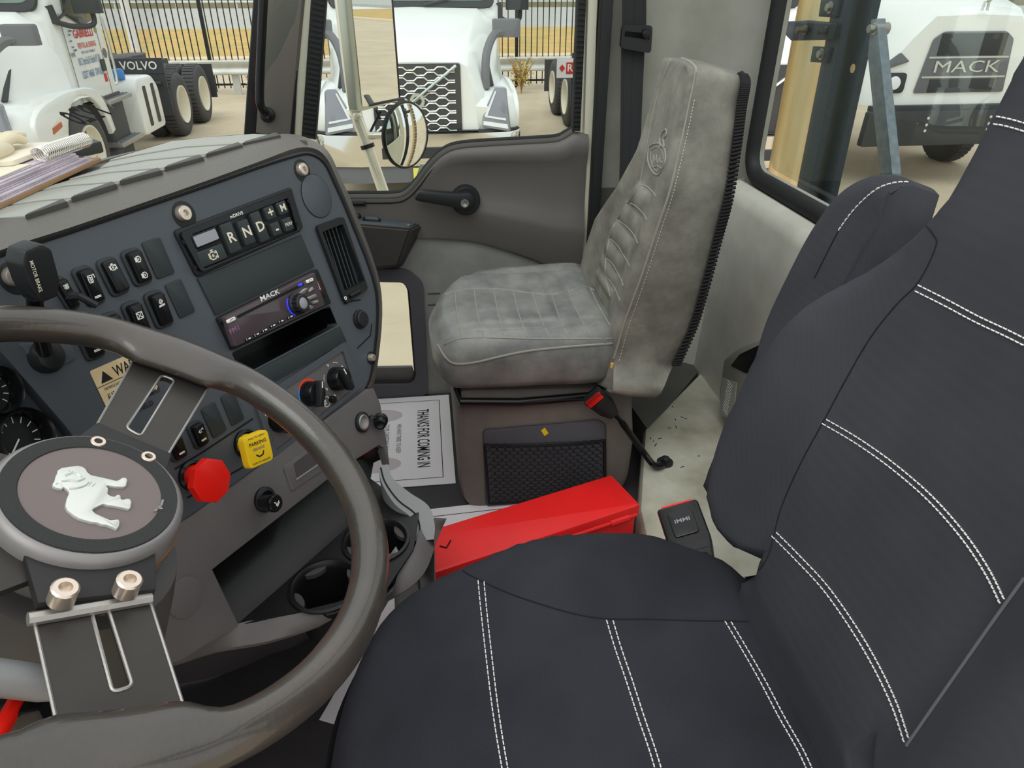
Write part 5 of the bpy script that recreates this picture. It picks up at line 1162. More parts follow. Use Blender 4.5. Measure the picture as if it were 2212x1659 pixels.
bm = bmesh.new(); prism(bm, BFm, [(.01, .012), (Lb_*.55, .015), (Lb_*.6, .17), (.06, .18)], .0268, .028, .0003); obj('top_sheet', bm, M_page, bd)
nb = thing('spiral_notebook', 'spiral-bound notebook with bright wire lying on the binder', 'notebook', bpl(.8, .03, .05))
bm = bmesh.new(); prism(bm, BFm, rnd([(Lb_*.52, .03), (Lb_*.93, .03), (Lb_*.95, .16), (Lb_*.55, .16)], .006), .0285, .034, .001); obj('pages', bm, M_page, nb)
a, b = bpl(.56, .020, .034), bpl(.945, .020, .031); L_ = (b-a); nT = 26; pts = []
e = L_.normalized(); w_ = DT.n; s_ = e.cross(w_).normalized()
for k in range(nT*10+1): th = 2*pi*k/10; pts.append(a+L_*(k/(nT*10))+w_*(.009*sin(th))+s_*(.009*cos(th)))
bm = bmesh.new(); tube(bm, pts, .0011, 5); obj('spiral_wire', bm, M_chrome, nb)
gv = thing('work_glove', 'cream work glove and cloth lying on the papers on the dash', 'glove', bpl(.3, .1, .05))
def blob(pts, rads, m, nm, par, flat=.55):
    bm = bmesh.new(); tube(bm, smooth(pts, 5), [x for x in sum(([rads[i]+(rads[i+1]-rads[i])*k/5 for k in range(5)] for i in range(len(rads)-1)), [])]+[rads[-1]], 10, up=DT.n, flat=flat); return obj(nm, bm, m, par, ang=80)
blob([bpl(.10, .11, .036), bpl(.24, .11, .040), bpl(.38, .11, .040), bpl(.46, .11, .038)], [.012, .026, .024, .014], M_glove, 'palm', gv)
for f_, g_, h_ in ((.60, .09, .042), (.62, .11, .046), (.59, .13, .047), (.52, .15, .045)): blob([bpl(.42, .11, .042), bpl((.46+f_)/2, (.11+g_)/2, .048), bpl(f_, g_, h_)], [.009, .008, .006], M_glove, 'glove_finger', gv, .8)

# wiper parts outside the windshield
wp = thing('wiper_arm', 'black wiper arm and linkage outside the windshield above the binder', 'wiper', ax(120, 345, 2, .72))
bm = bmesh.new(); z = .74; tube(bm, [ax(-40, 385, 2, z), ax(40, 362, 2, z), ax(100, 345, 2, z), ax(150, 336, 2, z)], .012, 8); tube(bm, [ax(-40, 398, 2, z), ax(30, 376, 2, z), ax(110, 350, 2, z)], .008, 6); obj('arm', bm, M_blk, wp)
bm = bmesh.new(); prism(bm, Fr((0, 0, z), (0, -1, 0), (-1, 0, 0)), [( -p.y, -p.x) for p in [ax(*q, 2, z) for q in ((128, 336), (150, 325), (205, 323), (225, 330), (190, 338), (140, 340))]], -.03, 0, .006); obj('pivot_cover', bm, M_tblk, wp)
bm = bmesh.new(); box(bm, ax(118, 342, 2, z-.02), (.05, .05, .08)); obj('pivot', bm, M_blk, wp)
# number reflected in the windshield, drawn as a dark mirrored decal
wt_ = bvh(wgl); hq, hn = hit(wt_, 198, 243)
gp = [hit(wt_, *q)[0] for q in ((192, 247), (216, 238), (168, 235))]
gfr = Fr(gp[0], V((1, 0, 0)), V((0, 0, 1))); gfr.ex = (gp[1]-gp[0]).normalized(); gfr.ey = (gp[2]-gp[0]).normalized()
wdt, hgt = (gp[1]-gp[0]).length*2.9, (gp[2]-gp[0]).length*3.2
text('reflected_number', '7220', gfr, hgt, M_black_ink, w2, 0, 0, -.003, width=wdt, mirror=True, bold=.02)

# ------------------------------------------------------------------ papers on the floor
Z0 = Fr((0, 0, .0), (0, -1, 0), (1, 0, 0))
def papermat(name, label, c, ang, txt):
    e = V((cos(ang), sin(ang), 0)); f = Fr(c, e, V((0, 0, 1)).cross(e))
    bm = bmesh.new(); prism(bm, f, rect(.46, .40), .0, .0012); t = obj(name, bm, M_paper); tag(t, label, 'paper', 'paper floor mats')
    bm = bmesh.new()
    for w, h, x, y in ((.40, .0022, 0, .168), (.40, .0022, 0, -.168), (.0022, .338, .2, 0), (.0022, .338, -.2, 0)): prism(bm, f, rect(w, h, x, y), .0013, .0015)
    obj('printed_border', bm, M_black_ink, t)
    text('printed_title', 'THANKS FOR COMING IN', f, .05, M_black_ink, t, 0, .115, .0016, width=.30)
    for i, s in enumerate(('WE HAVE TRIED TO KEEP', 'YOUR CARPETING CLEAN', 'WITH THIS PAPER MAT')): text('printed_line', s, f, .018, M_grey_ink, t, -.0, .045-.035*i, .0016, width=.15)
    for s in (-1, 1):
        bm = bmesh.new(); prism(bm, f, [(s*.125+.036*cos(a)*(1+.15*sin(a)), -.03+.085*sin(a)) for a in [2*pi*k/28 for k in range(28)]], .0013, .0014)
        obj('printed_footprint', bm, M_foot, t)
    return t
papermat('paper_floor_mat', 'white paper floor mat with printed THANKS FOR COMING IN before the passenger seat', (1.70, .175, .001), radians(180), 1)
papermat('paper_floor_mat', 'white paper floor mat partly under the red metal box', (1.15, -.10, .001), radians(183), 1)
q = ax(690, 1556, 2, 0); r1 = (ax(752, 1450, 2, 0)-q).normalized(); r2 = V((0, 0, 1)).cross(r1); 
if r2.dot(ax(740, 1562, 2, 0)-q) < 0: r2 = -r2
q = q+r1*.23+r2*.2; papermat('paper_floor_mat', 'white paper corner showing left of the driver seat cushion', (q.x, q.y, .001), atan2(r1.y, r1.x), 1)

# ------------------------------------------------------------------ passenger seat
XS = 1.37
SF = Fr((XS, 0, 0), (0, -1, 0), (0, 0, 1))       # inner side plane, faces the driver
ps = thing('passenger_seat', 'worn grey vinyl passenger seat with ribbed cushion on a plastic base', 'seat', (1.6, -.25, 0))
base = [(984, 842), (1368, 835), (1372, 960), (1360, 1040), (1330, 1085), (1290, 1105), (1030, 1108), (1003, 1090), (990, 1040)]
bm = bmesh.new(); prism(bm, SF, rnd(SF.uvs(base), .03, 5), -.45, 0, .02); sb = obj('seat_base', bm, M_base, ps, 'dirty grey plastic seat base')
ppx = [(1044, 932), (1050, 925), (1290, 905), (1307, 915), (1309, 1075), (1290, 1090), (1062, 1100), (1050, 1085)]
bm = bmesh.new(); prism(bm, SF, rnd(SF.uvs(ppx), .008, 3), .0, .003, .0015); pk = obj('side_pocket', bm, M_pocket, sb, 'smooth pocket panel')
bm = bmesh.new(); tube(bm, [SF.P(u, v, .002) for u, v in rnd(SF.uvs(ppx), .008, 3)], .0022, 6, closed=True); obj('pocket_edge', bm, M_low2, pk)
na, nb_, nc, nd = [SF.uv(*q) for q in ((1046, 955), (1304, 946), (1304, 1068), (1056, 1083))]
def nq(f, g): return (na[0]*(1-f)*(1-g)+nb_[0]*f*(1-g)+nc[0]*f*g+nd[0]*(1-f)*g, na[1]*(1-f)*(1-g)+nb_[1]*f*(1-g)+nc[1]*f*g+nd[1]*(1-f)*g)
bm = bmesh.new(); NX, NY = 15, 18
def nn(i, j): 
    f, g = i/NX, j/NY; u, v = nq(f, g); return SF.P(u, v, .008+.012*sin(pi*f)*sin(pi*min(1, g+.1)))
for j in range(NY):
    for i in range(NX):
        o5 = .5 if j % 2 else 0; 
        a = nn(i+o5+.17, j) if i+o5+.17 <= NX else None
        if i+o5+.83 <= NX:
            tube(bm, [nn(i+o5+.17, j), nn(i+o5+.83, j)], .0010, 4, cap=False)
            if j+1 <= NY: tube(bm, [nn(i+o5+.83, j), nn(min(NX, i+o5+1.0-.33+.5), j+1)], .0010, 4, cap=False); tube(bm, [nn(i+o5+.17, j), nn(max(0, i+o5+.0-.5+.33), j+1)], .0010, 4, cap=False)
net = obj('pocket_net', bm, M_net, sb, 'black elastic net'); net['kind'] = 'stuff'
bm = bmesh.new(); tube(bm, [SF.P(*nq(k/12, 0), .010+.012*sin(pi*k/12)+.001*(k % 2)) for k in range(13)], .003, 6); tube(bm, [SF.P(*nq(0, k/6), .008) for k in range(7)], .003, 6); tube(bm, [SF.P(*nq(1, k/6), .008) for k in range(7)], .004, 6); tube(bm, [SF.P(*nq(k/12, 1), .009) for k in range(13)], .003, 6); obj('net_border', bm, M_net, sb)
bm = bmesh.new(); prism(bm, SF, SF.uvs([(1169, 930), (1177, 924), (1185, 936), (1176, 942)], .004), .0032, .0042); obj('label_scrap', bm, M_yel, pk)
bm = bmesh.new(); a = SF.P(*SF.uv(994, 862), .012); tube(bm, [SF.P(*SF.uv(988, 848), -.02), a, SF.P(*SF.uv(1120, 862), .014), SF.P(*SF.uv(1270, 850), .012), SF.P(*SF.uv(1330, 836), -.03)], .010, 10); obj('seat_rail', bm, M_blk, ps, 'black seat rail')
# cushion
CF = Fr((1.585, -.22, .0), (1, 0, 0), (0, 1, 0))
c_out = s2([(-.245, .14), (-.235, .195), (-.19, .225), (-.05, .235), (.06, .215), (.135, .165), (.185, .07), (.20, -.05), (.185, -.185), (-.02, -.185), (-.235, -.17), (-.25, -.0)], 5, True)
ribs = [CF.uv(*q, .498)[1] for q in ((985, 700), (1035, 690), (1082, 690), (1128, 690), (1172, 690), (1213, 690), (1256, 690), (1305, 690))]
def ct(u, v):
    dx = u/.24; dy = v/.23
    z = .500 - .018*max(0, v-.12)/.1 + .006*cos(u*8)
    z += -.018*max(0, 1-dx*dx)*max(0, 1-dy*dy)
    for a, b in zip(ribs, ribs[1:]):
        if b < v < a and abs(u+.03) < .15: z += .0045*sin(pi*(v-b)/(a-b))**.6
    return z
bm = bmesh.new(); pad(bm, CF, c_out, [(.355, .03), (.362, .008), (.38, 0), (.44, -.004), (lambda u, v: .468-.02*max(0, v-.1)/.1, 0), (lambda u, v: .488-.02*max(0, v-.1)/.1, .010), (lambda u, v: ct(u, v)-.003, .028)], ct, .0075)
cu = obj('seat_cushion', bm, M_vinyl, ps, 'ribbed grey vinyl cushion', ang=70); cb = bvh(cu)
seam('cushion_piping', cb, [(946, 745), (962, 772), (985, 786), (1030, 782), (1090, 768), (1150, 757), (1240, 748), (1322, 742)], .0026, M_vseam, cu, .1)
seam('cushion_seam', cb, [(942, 648), (975, 631), (1030, 624), (1085, 625), (1140, 632), (1190, 636), (1232, 628), (1268, 620), (1300, 640), (1332, 668)], .0018, M_vseam, cu, 0)
seam('cushion_seam', cb, [(958, 745), (975, 737), (998, 731), (1050, 729), (1120, 731), (1200, 732), (1325, 731)], .0016, M_vseam, cu, 0)
for (a, b) in (((983, 630), (998, 731)), ((1024, 626), (1046, 729)), ((1067, 625), (1092, 730)), ((1109, 629), (1140, 731)), ((1151, 634), (1188, 731)), ((1192, 636), (1230, 732)), ((1228, 630), (1280, 732)), ((1275, 622), (1330, 722))):
    m = ((a[0]+b[0])/2-3, (a[1]+b[1])/2); seam('rib_seam', cb, [a, m, b], .0015, M_vseam, cu, 0)
# backrest: frame leaning back
ln = radians(9.5)
BF = Fr((1.60, -.385, .40), (-1, 0, 0), (0, -sin(ln), cos(ln)))     # n faces forward
b_px = [(1318, 850), (1326, 775), (1352, 690), (1385, 600), (1418, 500), (1448, 410), (1474, 300), (1492, 215), (1503, 160), (1497, 141), (1475, 129), (1442, 123), (1428, 132), (1412, 200), (1380, 320), (1340, 400), (1292, 470), (1268, 540), (1254, 600), (1256, 690), (1275, 790)]
b_out = s2(BF.uvs(b_px), 4, True)
ridge = sorted([(b, a) for a, b in BF.uvs(b_px[1:10])]); farl = sorted([(b, a) for a, b in BF.uvs(b_px[13:20])])
brib = [BF.uv(*q)[1] for q in ((1400, 410), (1374, 452), (1352, 492), (1335, 535), (1328, 580), (1326, 620), (1330, 665))]
def btop(u, v):
    a, b = atu(ridge, v), atu(farl, v); w = max(1e-4, a-b); f = (u-b)/w; z = .0
    edge = min(f, 1-f); z += .016*max(0, min(1, (.30-abs(f-.5)*0-edge)/.18))*(1-.7*max(0, min(1, (v-.3)/.25))) if edge < .30 else 0
    z -= .016*max(0, (.07-edge)/.07)**1.5
    for p, q in zip(brib, brib[1:]):
        if q < v < p and .30 < f < .72: z += .0085*sin(pi*(v-q)/(p-q))**.6*min(1, (f-.30)/.06, (.72-f)/.06)
    return z
rear = lambda u, v: -(.165-.075*max(0, min(1, v/.6)))*max(.35, min(1, 1+(v-.06)*3.2))
bm = bmesh.new(); pad(bm, BF, b_out, [(lambda u, v: rear(u, v)-.004, .008), (rear, 0), (lambda u, v: rear(u, v)*.5, -.003), (-.008, .0), (-.002, .001), (lambda u, v: btop(u, v), .006)], btop, .0075)
bk = obj('backrest', bm, M_vinyl2, ps, 'creased grey vinyl backrest', ang=70); bb = bvh(bk)
seam('back_piping', bb, [(1326, 775), (1352, 690), (1385, 600), (1418, 500), (1448, 410), (1474, 300), (1492, 215), (1503, 160), (1500, 143), (1478, 128), (1440, 123)], .0026, M_vseam, bk, .1)
stitch(bb, [(1337, 780), (1360, 700), (1393, 605), (1427, 500), (1456, 410), (1482, 300), (1500, 215)], M_thread, bk, 4, 3, .0009)
seam('back_seam', bb, [(1450, 126), (1425, 190), (1408, 260), (1395, 330), (1382, 400)], .0016, M_vseam, bk, 0)
seam('back_seam', bb, [(1382, 400), (1355, 440), (1325, 490), (1312, 540), (1308, 590), (1318, 640)], .0016, M_vseam, bk, 0)
for pts in ([(1382, 400), (1395, 402), (1408, 412), (1417, 424)], [(1354, 436), (1372, 444), (1390, 462), (1398, 476)], [(1332, 475), (1350, 486), (1368, 505), (1378, 526)], [(1316, 515), (1334, 530), (1350, 556), (1361, 576)], [(1309, 557), (1325, 572), (1340, 600), (1347, 618)], [(1308, 596), (1322, 612), (1334, 636), (1340, 650)]): seam('rib_seam', bb, pts, .0016, M_vseam, bk, 0, 6)
seam('embossed_oval', bb, [(1402, 318), (1410, 312), (1424, 310), (1436, 322), (1438, 345), (1430, 368), (1420, 378), (1408, 368), (1400, 345), (1402, 318)], .0018, M_vseam, bk, .3, 6)
seam('embossed_oval', bb, [(1407, 325), (1420, 317), (1432, 330), (1432, 350), (1422, 370), (1411, 360), (1406, 340), (1407, 325)], .0011, M_vseam, bk, .3, 6)
seam('embossed_emblem', bb, [(1428, 318), (1426, 300), (1432, 285), (1440, 280), (1440, 292), (1434, 300), (1436, 318)], .002, M_vseam, bk, .4, 6)
for pts in ([(1411, 352), (1412, 335), (1416, 348), (1419, 334), (1420, 352)], [(1423, 352), (1425, 342), (1428, 352)], [(1432, 342), (1429, 347), (1431, 352)], [(1412, 362), (1420, 358), (1430, 364)]): seam('embossed_lettering', bb, pts, .0011, M_vseam, bk, .4, 3, False)
# black laced edge at the rear of the side panel, foam showing at the bottom
bm = bmesh.new(); ep = [BF.uv(*q) for q in b_px[1:10]]; pts = [BF.P(u-.002, v, rear(u, v)-.006) for u, v in ep]
sp = smooth(pts, 12)
tube(bm, sp, .006, 8)
for k in range(0, len(sp)-2): tube(bm, [sp[k]+BF.n*.010+V((-.004, 0, 0)), sp[k+1]-BF.n*.008+V((-.008, 0, 0))], .0035, 5)
obj('laced_edge', bm, M_net, bk, 'black laced cover edge')
bm = bmesh.new(); box(bm, BF.P(-.0, 0, 0)*0+ax(1330, 783, 0, 1.35), (.03, .03, .014), bev=.004); obj('foam_edge', bm, M_foam, bk, 'torn yellow foam')
bm = bmesh.new(); box(bm, (1.40, -.40, .37), (.03, .14, .07), bev=.006); obj('recliner_bracket', bm, M_blk, ps)

# ------------------------------------------------------------------ buckle stalk of the passenger seat
b1_ = thing('seat_belt_buckle', 'black seat belt buckle with red button on a long stalk by the grey seat base', 'seat belt buckle', (1.33, -.5, .12), 'seat belt buckles')
p0, p1 = ax(1282, 858, 0, 1.315), ax(1322, 890, 0, 1.32); d = (p1-p0).normalized()
bfz = V((-1, .2, .1)); bu = Fr((p0+p1)/2, d.cross(bfz), d); L_ = (p1-p0).length
bm = bmesh.new(); prism(bm, bu, rnd([(-.024, -L_*.62), (.024, -L_*.62), (.022, L_*.2), (.012, L_*.62), (-.012, L_*.62), (-.022, L_*.2)], .005), -.012, .012, .004); hb = obj('buckle_body', bm, M_blkm, b1_)
bm = bmesh.new(); prism(bm, bu, rnd(rect(.040, .020, 0, -L_*.52), .003), .010, .015, .002); obj('release_button', bm, M_redk, hb)
bm = bmesh.new()
for k in range(9): prism(bm, bu, rect(.0016, .012, -.018+.0045*k, -L_*.62+.0), .012, .016)
obj('button_ridges', bm, M_rubber, hb)
st_ = [bu.P(0, L_*.6, 0), ax(1345, 915, 0, 1.325), ax(1385, 970, 0, 1.335), ax(1412, 1004, 2, .14), ax(1432, 1003, 2, .127)]
bm = bmesh.new(); tube(bm, smooth(st_, 6), [.008]*6+[.0115]*12+[.0115]*7, 10, flat=.7); obj('stalk', bm, M_blk, b1_)
bm = bmesh.new(); bc = ax(1436, 1000, 2, .122); lathe(bm, Fr(bc, (1, 0, 0), (0, 1, 0)), [(.02, 0), (.02, .005), (.011, .006), (.010, .016), (.006, .018), (0, .018)], 18); obj('anchor_bolt', bm, M_blkm, b1_)

# ------------------------------------------------------------------ red metal box on the floor
bz = .19
e1_, e2_ = ax(1352, 1056, 2, bz), ax(936, 1188, 2, bz); d = (e2_-e1_); Lb = d.length+.06; d.normalize(); pr = V((0, 0, 1)).cross(d)
rbx = thing('red_metal_box', 'long red metal box with hinged lid lying between the two seats', 'box', ((e1_+e2_)/2).xy.to_3d())
wB = (ax(1318, 1024, 2, bz)-ax(1388, 1088, 2, bz)).length
mid_b = e1_+d*(Lb/2)
f = Fr(mid_b, d, pr); bm = bmesh.new(); prism(bm, f, rnd(rect(Lb-.012, wB-.012), .006), -bz+.002, -.018, .003); bxx = obj('box_body', bm, M_red, rbx)
bm = bmesh.new(); prism(bm, f, rnd(rect(Lb, wB), .008), -.026, 0, .006); ld = obj('box_lid', bm, M_red, rbx)
s_ = 1 if pr.x < 0 else -1
bm = bmesh.new(); tube(bm, [f.P(-Lb/2+.01, s_*wB/2, -.024), f.P(Lb/2-.01, s_*wB/2, -.024)], .0045, 8); tube(bm, [f.P(-Lb/2+.03, s_*wB/2, -.024), f.P(-Lb/2+.075, s_*wB/2, -.024)], .0075, 8); obj('lid_hinge', bm, M_red, rbx)
bm = bmesh.new(); tube(bm, [f.P(Lb/2-.10, -.01, .001), f.P(Lb/2-.085, .006, .001), f.P(Lb/2-.075, -.004, .001)], .0016, 5); tube(bm, [f.P(Lb/2-.03, -.02, .001), f.P(Lb/2-.02, -.005, .001)], .002, 5); obj('paint_chip', bm, M_seam, ld)

# ------------------------------------------------------------------ driver seat
ds = thing('driver_seat', 'black fabric driver seat with white double stitching in the foreground', 'seat', (.44, -.2, 0))
X0 = .44
CF2 = Fr((X0, -.16, 0), (1, 0, 0), (0, 1, 0))
o_ = s2([(-.27, .15), (-.235, .255), (-.13, .296), (.0, .304), (.10, .292), (.19, .245), (.238, .14), (.258, .0), (.252, -.06), (.222, -.14), (.185, -.22), (.12, -.29), (-.12, -.29), (-.19, -.22), (-.26, -.06), (-.275, -.0)], 6, True)
def ct2(u, v):
    z = .505 - .07*max(0, (v-.13)/.19)**2 - .06*max(0, (-.19-v)/.1)
    b = max(0, min(1, (abs(u)-.10)/.09)); b = b*b*(3-2*b); m = max(0, min(1, (.17-v)/.14)); m = m*m*(3-2*m)
    b2 = max(0, (abs(u)-.20)/.07)
    rr = max(0, min(1, (v+.22)/.12)); return z + .030*b*m*rr - .035*b2*b2
bm = bmesh.new(); pad(bm, CF2, o_, [(.36, .03), (.38, .005), (.42, -.004), (lambda u, v: ct2(u, v)-.045, -.003), (lambda u, v: ct2(u, v)-.018, .006), (lambda u, v: ct2(u, v)-.004, .02)], ct2)
dc = obj('seat_cushion', bm, M_fab, ds, 'black fabric cushion', ang=75); dcb = bvh(dc)
bm = bmesh.new(); box(bm, (X0, -.15, .30), (.40, .42, .14), bev=.03); box(bm, (X0, -.15, .12), (.36, .40, .22), bev=.02); obj('seat_pedestal', bm, M_rubber, ds, 'black seat pedestal')
# backrest
ln = radians(14)
BD = Fr((X0, -.335, .50), (-1, 0, 0), (0, -sin(ln), cos(ln)))
sil = [(1588, 1246), (1552, 1205), (1530, 1130), (1526, 1040), (1538, 965), (1562, 888), (1606, 806), (1660, 722), (1735, 636), (1830, 552), (1900, 478), (1962, 398), (2012, 298), (2082, 150), (2150, 10), (2195, -90)]
half = [(-u, v) for u, v in BD.uvs(sil, .03)]           # towards the passenger side (u negative in the frame)
half = [(max(.12, a), b) for a, b in half]
topv = half[-1][1]+.06
oo_ = [(-a, b) for a, b in half]+[(-.08, topv), (.08, topv)]+[(a, b) for a, b in half[::-1]]+[(.17, half[0][1]-.10), (-.17, half[0][1]-.10)]
oo_ = s2(oo_, 3, True)
hw = lambda v: max(.1, atu(sorted([(b, a) for a, b in half]), v))
def bt2(u, v):
    w = hw(v); t_ = abs(u)/w
    lat = max(0, min(1, (abs(u)-.11)/.09)); lat = lat*lat*(3-2*lat)
    m = max(0, min(1, (.52-v)/.18)); ed = max(0, (t_-.80)/.2)
    return .004 + .042*lat*m - .030*ed*ed - .02*max(0, .05-v)/.1
bm = bmesh.new(); pad(bm, BD, oo_, [(-.12, .03), (-.10, .004), (-.05, 0), (lambda u, v: bt2(u, v)-.028, .0), (lambda u, v: bt2(u, v)-.010, .006), (lambda u, v: bt2(u, v)-.002, .016)], bt2)
db = obj('backrest', bm, M_fab2, ds, 'black fabric backrest with side bolsters', ang=75); dbb = bvh(db)
# folded arm rest beside the back
ap = [(1640, 770), (1665, 690), (1712, 590), (1760, 500), (1812, 428), (1860, 390), (1905, 376), (1950, 382), (1972, 402)]
AY = Fr((X0, -.50, .50), (-1, 0, 0), (0, -sin(ln), cos(ln)))
au = AY.uvs(ap, 0); wid = .10
ai = [(a+wid*min(1, .2+k*.25), b-.02) for k, (a, b) in enumerate(au)]
out_ = s2(au, 4)+[(au[-1][0]+.015, au[-1][1]-.05), (au[-1][0]+.0, au[-1][1]-.22), (au[0][0]+.10, au[0][1]-.26), (au[0][0]+.02, au[0][1]-.26)]
bm = bmesh.new(); pad(bm, AY, out_, [(-.05, .02), (-.045, .004), (-.0, 0), (.01, .006), (.017, .018)], lambda u, v: .02); arm = obj('armrest', bm, M_fab2, ds, 'folded-up padded armrest', ang=75); arb = bvh(arm)
stitch(arb, [(1812, 498), (1838, 462), (1868, 430), (1900, 406), (1935, 395), (1966, 394)], M_white_thread, arm, 8, 3, .0011)
seam('arm_seam', arb, [(1812, 498), (1790, 540), (1760, 600)], .001, M_seam, arm)
# seams and stitches
def dbl(t, pts, par, dx, dy): stitch(t, pts, M_white_thread, par); stitch(t, [(x+dx, y+dy) for x, y in pts], M_white_thread, par)
seam('bolster_seam', dcb, [(978, 1214), (1005, 1236), (1042, 1256), (1100, 1282), (1170, 1306), (1240, 1326), (1310, 1337), (1400, 1338), (1500, 1341), (1580, 1342), (1655, 1345)], .0010, M_seam, dc, .0)
dbl(dcb, [(1033, 1254), (1040, 1330), (1050, 1420), (1062, 1520), (1074, 1600), (1086, 1670)], dc, 13, 3)
dbl(dcb, [(1310, 1340), (1328, 1400), (1352, 1470), (1378, 1550), (1402, 1620), (1420, 1680)], dc, 14, 1)
dbl(dcb, [(1566, 1343), (1600, 1400), (1640, 1470), (1682, 1550), (1722, 1620), (1750, 1680)], dc, 13, 1)
seam('bolster_seam', dbb, [(1590, 1247), (1620, 1243), (1645, 1225), (1662, 1195), (1672, 1155), (1690, 1090), (1730, 1000), (1780, 908), (1830, 815), (1880, 730), (1935, 660), (1985, 608), (2022, 532), (2015, 505), (1985, 470), (1960, 440)], .0008, M_seam, db, .0)
seam('bolster_seam', dbb, [(1960, 1612), (2010, 1540), (2080, 1440), (2150, 1340), (2215, 1250)], .0014, M_seaml, db, .4)
dbl(dbb, [(1668, 1158), (1720, 1210), (1780, 1275), (1840, 1360), (1890, 1445), (1930, 1530), (1955, 1605)], db, 10, -8)
dbl(dbb, [(1777, 915), (1850, 958), (1930, 1015), (2010, 1085), (2080, 1165), (2130, 1240), (2164, 1308)], db, 9, -9)
dbl(dbb, [(1978, 629), (2040, 660), (2110, 697), (2170, 725), (2230, 755)], db, 6, -13)
dbl(dbb, [(2135, 266), (2170, 272), (2210, 283), (2250, 298)], db, 6, -16)

# ------------------------------------------------------------------ driver belt buckle
b2__ = thing('seat_belt_buckle', 'shiny black seat belt buckle standing upright beside the driver seat cushion', 'seat belt buckle', (.79, -.40, .3), 'seat belt buckles')
pT, pB = ax(1464, 1098, 1, -.375), ax(1505, 1215, 1, -.375)
d = (pT-pB).normalized(); fz = V((-.85, .25, .5)); bf = Fr((pT+pB)/2, d.cross(fz), d); Lk = (pT-pB).length
bm = bmesh.new(); prism(bm, bf, rnd([(-.026, -Lk*.55), (.026, -Lk*.55), (.034, -.02), (.034, Lk*.52), (-.034, Lk*.52), (-.034, -.02)], .006), -.014, .012, .005); bb_ = obj('buckle_body', bm, M_blk, b2__)
bm = bmesh.new(); prism(bm, bf, rnd(rect(.040, .046, .0, Lk*.14), .006), .012, .0145, .0015); lbk = obj('buckle_plate', bm, M_blk, bb_)
text('buckle_name', 'IMMI', bf, .010, M_lcd, lbk, .0, Lk*.18, .0148, width=.024)
bm = bmesh.new(); box(bm, bf.P(0, Lk*.52, -.002), (.052, .012, .014), bf.ex, bf.ey, .003); obj('release_button', bm, M_redk, bb_)
bm = bmesh.new(); prism(bm, bf, rect(.05, .012, 0, -Lk*.3), .012, .0126); obj('text_recess', bm, M_blkm, bb_)
bm = bmesh.new(); tube(bm, [bf.P(.0, -Lk*.5, -.002), bf.P(0, -Lk*.95, -.01), bf.P(-.01, -Lk*1.6, -.05)], .016, 8, up=bf.n, flat=.35); obj('buckle_strap', bm, M_belt, b2__)

# ------------------------------------------------------------------ seat belt on the pillar
sbt = thing('seat_belt', 'black seat belt webbing hanging on the pillar above the passenger seat', 'seat belt', ax(1365, 200, 0, 1.90))
a = [ax(1345, -80, 0, 1.90), ax(1344, 60, 0, 1.90), ax(1342, 120, 0, 1.90), ax(1340, 300, 0, 1.88), ax(1336, 480, 0, 1.86)]; b = [ax(1396, -80, 0, 1.90), ax(1396, 60, 0, 1.90), ax(1392, 120, 0, 1.90), ax(1384, 300, 0, 1.88), ax(1376, 480, 0, 1.86)]
dxx = V((.002, 0, 0)); A_, B_ = smooth(a, 4), smooth(b, 4)
bm = bmesh.new(); grid(bm, [A_]+[[p*(1-f)+q*f+V((-.0012*(k % 2), 0, 0)) for p, q in zip(A_, B_)] for k, f in enumerate((.02, .1, .13, .45, .5, .55, .87, .9, .98))]+[B_, [p+dxx for p in B_], [p+dxx for p in A_]]); wbm = obj('webbing', bm, M_belt, sbt, ang=20)
gf_ = Fr(ax(1372, 82, 0, 1.885), (0, -1, 0), (0, 0, 1)); bm = bmesh.new(); holed(bm, gf_, rnd([(-.038, -.022), (.042, -.035), (.040, .028), (-.036, .030)], .01), [rnd([(-.030, .004), (.034, -.004), (.032, .010), (-.029, .016)], .003)], -.006, .008); obj('belt_guide', bm, M_blkm, sbt)
bm = bmesh.new(); c = ax(1378, 70, 0, 1.875); lathe(bm, Fr(c+V((.0, -.02, -.004)), (0, -1, 0), (0, 0, 1)), [(.012, 0), (.010, .006), (0, .008)], 14); obj('guide_bolt', bm, M_blk, sbt)

# ------------------------------------------------------------------ document pocket on the rear trim
pkt = thing('document_pocket', 'grey plastic pocket with printed label on the rear trim beside the driver backrest', 'pocket', (1.2, -.79, .3))
yk = -.74; KF = Fr((0, yk, 0), (-1, 0, 0), (0, 0, 1)); q = KF.uvs([(1562, 775), (1592, 752), (1664, 722), (1740, 700), (1740, 930), (1560, 905), (1552, 850)])
bm = bmesh.new(); prism(bm, KF, rnd(q, .008), -.05, .0, .008); pb = obj('pocket_body', bm, M_wall, pkt)
q = KF.uvs([(1580, 790), (1600, 765), (1665, 734), (1730, 712), (1730, 790), (1612, 806)]); bm = bmesh.new(); prism(bm, KF, rnd(q, .006), .0, .003, .001); obj('pocket_opening', bm, M_blk, pb)
q = [KF.uv(*p) for p in ((1560, 815), (1592, 826), (1585, 905), (1555, 895))]; bm = bmesh.new(); prism(bm, KF, q, .0, .0015); lb = obj('pocket_label', bm, M_label, pb, 'grey printed label')
bm = bmesh.new(); cx_ = sum(a for a, b in q)/4; cy_ = sum(b for a, b in q)/4
for k in range(12): prism(bm, KF, rect(.026+.006*random.random(), .0018, cx_, cy_+.045-.0078*k), .0016, .002)
obj('label_print', bm, M_white_ink, lb)
